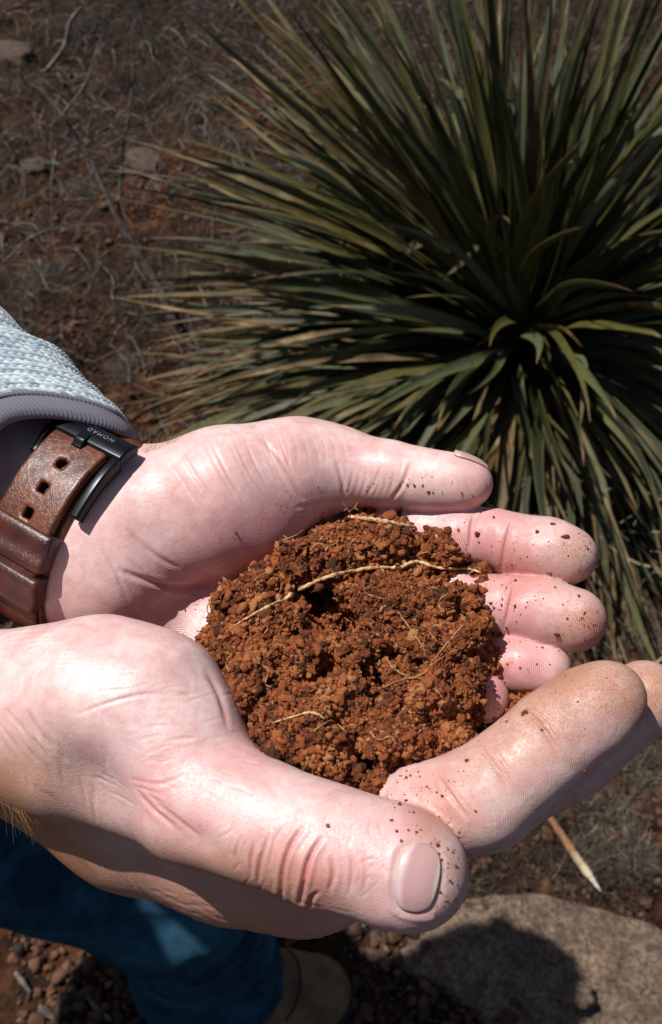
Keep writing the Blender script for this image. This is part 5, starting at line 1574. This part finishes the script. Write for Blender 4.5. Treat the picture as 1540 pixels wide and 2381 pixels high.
# dust too small to count
rd = random.Random(8)
zones = [(420, 520, 1380, 1530, 45, 'A'), (900, 1010, 1785, 1850, 25, 'B'), (690, 800, 1180, 1215, 25, 'A'), (1100, 1180, 1330, 1480, 45, 'A'), (1010, 1395, 1190, 1345, 95, 'A'), (1110, 1410, 1350, 1505, 80, 'A'), (1130, 1320, 1490, 1610, 34, 'A'), (1110, 1180, 1575, 1670, 16, 'A'), (800, 1140, 1105, 1165, 45, 'A'), (880, 1110, 1790, 1900, 26, 'B'), (1000, 1075, 1960, 2120, 60, 'B'), (1100, 1480, 1560, 1800, 26, 'B'), (1345, 1400, 1240, 1340, 40, 'A'), (1350, 1412, 1400, 1500, 50, 'A'), (640, 790, 1130, 1200, 14, 'A'), (890, 1070, 1850, 1960, 22, 'B')]
pos, siz = [], []
for (x0, x1, y0, y1, n, hnd) in zones:
    for _ in range(n):
        xx, yy = rd.uniform(x0, x1), rd.uniform(y0, y1)
        h, d = hit_from_cam([SA.bvh if hnd == 'A' else SB.bvh], xx, yy)
        if h is None: continue
        s = min(0.35, 0.08 + rd.expovariate(14))
        pos.append(WI(h[0]) + (WI(h[0] + h[1] * 0.001) - WI(h[0])) * s * 0.3); siz.append(s)
V, F, own = scatter(tpl0, np.array(pos), np.array(siz), 9)
tn = np.random.default_rng(2).uniform(0.1, 0.75, len(pos))
o = mk('soil_dust', W(V), F, m_soil, attrs={'tone': tn[own]}); tag(o, 'tiny grains of red soil dusted over the fingers and palms', 'soil', kind='stuff')
# soil caught between the little finger and the other hand
pos, siz = [], []
for _ in range(420):
    a = rd.uniform(0, 1); xx = 1150 + 75 * a + rd.gauss(0, 9); yy = 1692 - 60 * a + rd.gauss(0, 12)
    pos.append(P(xx, yy, 258 + rd.uniform(-4, 5))); siz.append(0.25 + rd.expovariate(2.2) * 0.6)
V, F, own = scatter(tpl, np.array(pos), np.minimum(np.array(siz), 1.6), 10)
tn = np.random.default_rng(3).uniform(0.2, 0.7, len(pos))
o = mk('soil_pile', W(V), F, m_soil, attrs={'tone': tn[own]}); tag(o, 'small heap of soil caught between the little finger and the near index finger', 'soil', kind='stuff')
print('crumbs', round(time.time() - T0, 1))

# ---------------- body hair ----------------
m_hair, nt, b = material('hair')
b.inputs['Base Color'].default_value = (0.42, 0.20, 0.07, 1); b.inputs['Roughness'].default_value = 0.4
def hairs(spec, parent, seed, rad=0.032):
    r = random.Random(seed); parts = []
    for (x0, y0, x1, y1, n, bvh, L, dirx, diry, dz) in spec:
        for _ in range(n):
            t = r.random(); xx = x0 + (x1 - x0) * t + r.gauss(0, 2); yy = y0 + (y1 - y0) * t + r.gauss(0, 2)
            h, d = hit_from_cam([bvh], xx, yy)
            if h is None: continue
            p = WI(h[0]); l = L * r.uniform(0.5, 1.2)
            v = np.array([dirx + r.gauss(0, .35), diry + r.gauss(0, .3), dz + r.gauss(0, .3)]); v /= np.linalg.norm(v)
            cv = np.array([r.gauss(.5, .4), r.gauss(-.35, .35), r.gauss(0, .3)])
            pts = [p + v * l * k / 7 + cv * l * (k / 7) ** 2 * 0.5 for k in range(8)]
            parts.append(tube(W(np.array(pts)), np.linspace(rad, rad * .3, 8) * 0.001, 3, cap=False))
    V, Fs = join(parts)
    o = mk('hair', V, Fs, m_hair, parent); o['kind'] = 'stuff'
    return o
hairs([(335, 1052, 405, 1028, 34, SA.bvh, 7.5, .2, 1.0, .2), (500, 1012, 600, 990, 8, SA.bvh, 2.0, .3, 1.0, .1), (230, 1015, 300, 1040, 8, SA.bvh, 4, .3, 1, .3)], handA, 1)
hairs([(0, 1862, 60, 1888, 20, SB.bvh, 6, .5, -.9, .2), (60, 1890, 330, 2060, 46, SB.bvh, 2.6, .6, -.8, .2), (500, 2105, 560, 2120, 8, SB.bvh, 1.6, .3, -1, .2), (0, 1780, 120, 1850, 30, SB.bvh, 2.0, .8, .2, .2)], handB, 2)
# =====================================================================
# jeans and boot
# =====================================================================
m_denim, nt, b = material('blue_denim')
n1 = noise(nt, 16, 6, rough=0.65); n2 = noise(nt, 900, 2)
hm = attr(nt, 'hem')
c = ramp(nt, n1.outputs[0], [(0.38, (0.008, 0.034, 0.060)), (0.60, (0.030, 0.095, 0.145))])
c = mixc(nt, hm, c, (0.16, 0.21, 0.25))
nt.links.new(c, b.inputs['Base Color']); b.inputs['Roughness'].default_value = 0.92; b.inputs['Specular IOR Level'].default_value = 0.1
bump(nt, b, n2.outputs[0], 0.0006, 0.8)
def wm(*a): return np.array(a, float) * 1000.0      # world metres -> world mm
fj = Field(wm(-0.82, -0.05, 0.0), wm(0.06, 0.60, 1.02), 6.0)
J = fj.blank(60)
ank = wm(-0.128, 0.415, 0.075); knee = WI(0) if False else None
kn = W(P(410, 2065, 985)) * 1000
hip = wm(-0.60, 0.42, 0.84)
fj.cone(J, hip, kn + np.array([-20, 10, 0]), 112, 86, 20)
hip2 = wm(-0.64, 0.30, 0.88); kn2 = wm(-0.58, 0.12, 0.47); an2 = wm(-0.64, 0.10, 0.06)
fj.cone(J, hip2, kn2, 112, 84, 20); fj.cone(J, kn2, an2, 82, 66, 20); fj.cone(J, hip, hip2, 120, 120, 40)
fj.cone(J, kn, kn * .45 + ank * .55, 82, 72, 25)
fj.cone(J, kn * .45 + ank * .55, ank, 72, 74, 10)
fj.cone(J, kn * .5 + ank * .5 - np.array([30, 0, 0]), ank - np.array([62, 6, 0]), 66, 70, 12)
axs = [fj.lo[k] + 6.0 * np.arange(fj.n[k], dtype=np.float32) for k in range(3)]
gx, gy, gz_ = np.meshgrid(*axs, indexing='ij')
pts = np.stack([gx, gy, gz_ * 1.8 + gx * .7], -1)
J += 12 * fbm(pts, 100, 2, 70) + 11 * np.abs(vnoise(pts * np.array([1, 1, 1.7], np.float32), 60, 73))
u = (ank - kn) / np.linalg.norm(ank - kn)
pl = (gx - ank[0]) * u[0] + (gy - ank[1]) * u[1] + (gz_ - ank[2]) * u[2] - 18
pl = np.where(gx < -330, -99, pl)
J = np.maximum(J, pl)
inner = np.sqrt(((gx - ank[0] + 30) * .7) ** 2 + (gy - ank[1]) ** 2) - 62
J = np.maximum(J, -np.maximum(inner, -(pl + 50)))     # hollow leg opening
del pts, inner
V, F = fj.mesh(J, 1)
del gx, gy, gz_, pl, J
hem = sstep(-20, -8, (V - ank) @ u - 18) * (V[:, 0] > -330)
mk('jeans', V / 1000, F, m_denim, person, attrs={'hem': hem * 0.8})

m_boot, nt, b = material('tan_suede')
n1 = noise(nt, 35, 4)
c = ramp(nt, n1.outputs[0], [(0.35, (0.13, 0.060, 0.026)), (0.65, (0.23, 0.12, 0.056))])
nt.links.new(c, b.inputs['Base Color']); b.inputs['Roughness'].default_value = 0.85; bump(nt, b, n1.outputs[0], 0.003, 0.4)
m_sole, nt, b = material('dark_rubber'); b.inputs['Base Color'].default_value = (0.014, 0.013, 0.012, 1); b.inputs['Roughness'].default_value = 0.8
m_lace, nt, b = material('boot_lace'); b.inputs['Base Color'].default_value = (0.16, 0.12, 0.06, 1); b.inputs['Roughness'].default_value = 0.9
BY = 412.0; TX = 30.0
boot = empty('boot', np.array([-.12, BY / 1000, 0.0])); boot.parent = person; boot.location = Vector(np.array([-.12, BY / 1000, 0.0]) - wpos(person))
boot['label'] = 'tan suede work boot with dark sole'
fo = Field(np.array([-300, BY - 75, -12]), np.array([60, BY + 75, 230]), 3.0)
U = fo.blank(60)
zf = (np.array([0, 0, 1.0]), 0.72)
fo.cone(U, [TX - 52, BY, 36], [TX - 95, BY, 40], 48, 50, 10, zf)
fo.cone(U, [TX - 95, BY, 44], [TX - 170, BY, 62], 42, 40, 25)
fo.cone(U, [TX - 170, BY, 60], [TX - 250, BY, 50], 38, 36, 20)
fo.cone(U, [TX - 205, BY, 70], [TX - 215, BY, 185], 40, 44, 25)
V, F = fo.mesh(U, 2)
V[:, 2] = np.maximum(V[:, 2], 17)
mk('upper', V / 1000, F, m_boot, boot)
S_ = fo.blank(60)
fo.cone(S_, [TX - 54, BY, 8], [TX - 100, BY, 8], 54, 55, 5); fo.cone(S_, [TX - 100, BY, 8], [TX - 180, BY, 8], 50, 40, 20); fo.cone(S_, [TX - 180, BY, 8], [TX - 250, BY, 8], 40, 40, 10)
zz = (fo.lo[2] + 3.0 * np.arange(fo.n[2], dtype=np.float32))[None, None, :]
S_ = np.maximum(S_, np.abs(zz - 7) - 13)
V, F = fo.mesh(S_, 1)
mk('sole', V / 1000, F, m_sole, boot)
boot_bvh = None
# toe cap seam, laces and a mud splash
def over(pts, r, nm, mat):
    U_ = []
    for (x_, y_) in spline(np.array(pts, float), 24):
        z_ = 120.0
        for zc in np.arange(120, 18, -1.0):
            i0 = np.clip(((np.array([x_, y_, zc]) - fo.lo) / 3.0).astype(int), 0, fo.n - 1)
            if U[tuple(i0)] < 1.0: z_ = zc; break
        U_.append((x_, y_, z_ + r * 0.4))
    V, Fs = tube(np.array(U_) / 1000, r / 1000, 6)
    return mk(nm, V, Fs, mat, boot)
over([(TX - 88, BY - 44), (TX - 74, BY - 25), (TX - 70, BY), (TX - 74, BY + 25), (TX - 88, BY + 44)], 1.3, 'seam', m_sole)
for k in range(4):
    x0 = TX - 96 - k * 19
    over([(x0, BY - 20), (x0 - 8, BY), (x0 + 2, BY + 20)], 2.4, 'lace', m_lace)
over([(TX - 92, BY - 22), (TX - 130, BY - 24), (TX - 165, BY - 22)], 1.6, 'seam', m_sole)
over([(TX - 92, BY + 22), (TX - 130, BY + 24), (TX - 165, BY + 22)], 1.6, 'seam', m_sole)
# loops of the bow
parts = []
for sgn in (-1, 1):
    a = np.linspace(0, 2 * math.pi, 20)
    q = np.stack([TX - 112 + 14 * np.cos(a) * .6 + 8 * sgn, BY + sgn * (14 + 14 * np.sin(a)), 98 - 4 * np.sin(a) + 0 * a], -1)
    parts.append(tube(q / 1000, 0.0022, 5, cap=False))
V, Fs = join(parts[:1]); mk('lace', V, Fs, m_lace, boot)
V, Fs = join(parts[1:]); mk('lace', V, Fs, m_lace, boot)
# the rear boot, outside the picture
b2 = boot.copy(); col.objects.link(b2); b2.location = boot.location + Vector((-0.52, -0.31, 0.0))
for ch in list(boot.children):
    c_ = ch.copy(); col.objects.link(c_); c_.parent = b2
# trunk, arms and head of the person, standing left of the picture
ft = Field(wm(-0.92, -0.10, 0.86), wm(-0.15, 0.84, 1.62), 8.0)
T_ = ft.blank(80)
ty = 0.42
ft.cone(T_, wm(-0.66, ty - .05, 0.95), wm(-0.68, ty - .06, 1.34), 125, 120, 40); ft.cone(T_, wm(-0.66, ty + .05, 0.95), wm(-0.68, ty + .06, 1.34), 125, 120, 40)
ft.cone(T_, wm(-0.67, ty - .15, 1.42), wm(-0.67, ty + .15, 1.42), 70, 70, 50)
el1 = W(WC - n_ax * 235) * 1000
ft.cone(T_, wm(-0.67, ty + .16, 1.40), el1 + np.array([-10, 0, -8]), 66, 52, 30)
nw = W(P(-620, 1575, 322)) * 1000; el2 = wm(-0.36, 0.16, 1.10)
ft.cone(T_, wm(-0.67, ty - .16, 1.40), el2, 66, 52, 30); ft.cone(T_, el2, nw, 52, 40, 20)
a3 = [ft.lo[k] + 8.0 * np.arange(ft.n[k], dtype=np.float32) for k in range(3)]
gx, gy, gz_ = np.meshgrid(*a3, indexing='ij')
T_ += 7 * fbm(np.stack([gx, gy, gz_], -1), 140, 2, 75)
V, F = ft.mesh(T_, 1)
mk('torso', V / 1000, F, m_knit, sleeve, attrs={'yarn': 0.5 + 0.4 * vnoise(V, 6.0, 3)})
ty = 0.56
fh = Field(wm(-0.76, ty - .20, 1.42), wm(-0.38, ty + .16, 1.84), 5.0)
H_ = fh.blank(60)
fh.cone(H_, wm(-.65, ty - .05, 1.44), wm(-.56, ty, 1.60), 58, 56, 10)
fh.cone(H_, wm(-.58, ty, 1.70), wm(-.55, ty, 1.71), 84, 80, 10); fh.cone(H_, wm(-.53, ty, 1.63), wm(-.50, ty, 1.60), 62, 38, 25)
fh.cone(H_, wm(-.475, ty, 1.695), wm(-.452, ty, 1.655), 9, 14, 12)
fh.cone(H_, wm(-.47, ty - .02, 1.612), wm(-.47, ty + .02, 1.612), 9, 9, 5)
for s_ in (-1, 1):
    fh.cone(H_, wm(-.565, ty + s_ * .083, 1.70), wm(-.56, ty + s_ * .080, 1.665), 16, 10, 5)
    fh.carve(H_, wm(-.462, ty + s_ * .032, 1.70), wm(-.462, ty + s_ * .034, 1.70), 13, 13, 8)
V, F = fh.mesh(H_, 2); V[:, 0] += 50 * sstep(1480, 1600, V[:, 2])
zz_ = {k: np.zeros(len(V)) for k in ('tan', 'dirt', 'crease', 'vein', 'ridge', 'ridgew')}; zz_['flush'] = np.full(len(V), .15); zz_['cell'] = np.full(len(V), .3)
head = mk('head', V / 1000, F, SKIN, person, attrs=zz_)
Hh = fh.blank(60)
fh.cone(Hh, wm(-.60, ty, 1.715), wm(-.565, ty, 1.735), 88, 82, 10); fh.cone(Hh, wm(-.62, ty, 1.66), wm(-.62, ty, 1.70), 72, 80, 10)
V, F = fh.mesh(Hh, 1); V[:, 0] += 50; V = V + 4 * vnoise(V, 14, 6)[:, None]
m_hr, nt, b = material('head_hair'); b.inputs['Base Color'].default_value = (0.10, 0.045, 0.02, 1); b.inputs['Roughness'].default_value = 0.6
mk('hair', V / 1000, F, m_hr, head)
m_eye, nt, b = material('eye'); b.inputs['Base Color'].default_value = (0.5, 0.5, 0.48, 1); b.inputs['Roughness'].default_value = 0.1
for s_ in (-1, 1):
    v_, f_ = ico(2); mk('eye', v_ * .011 + np.array([-.426, ty + s_ * .033, 1.70]), f_, m_eye, head)
print('legs', round(time.time() - T0, 1))
print('total script', round(time.time() - T0, 1))
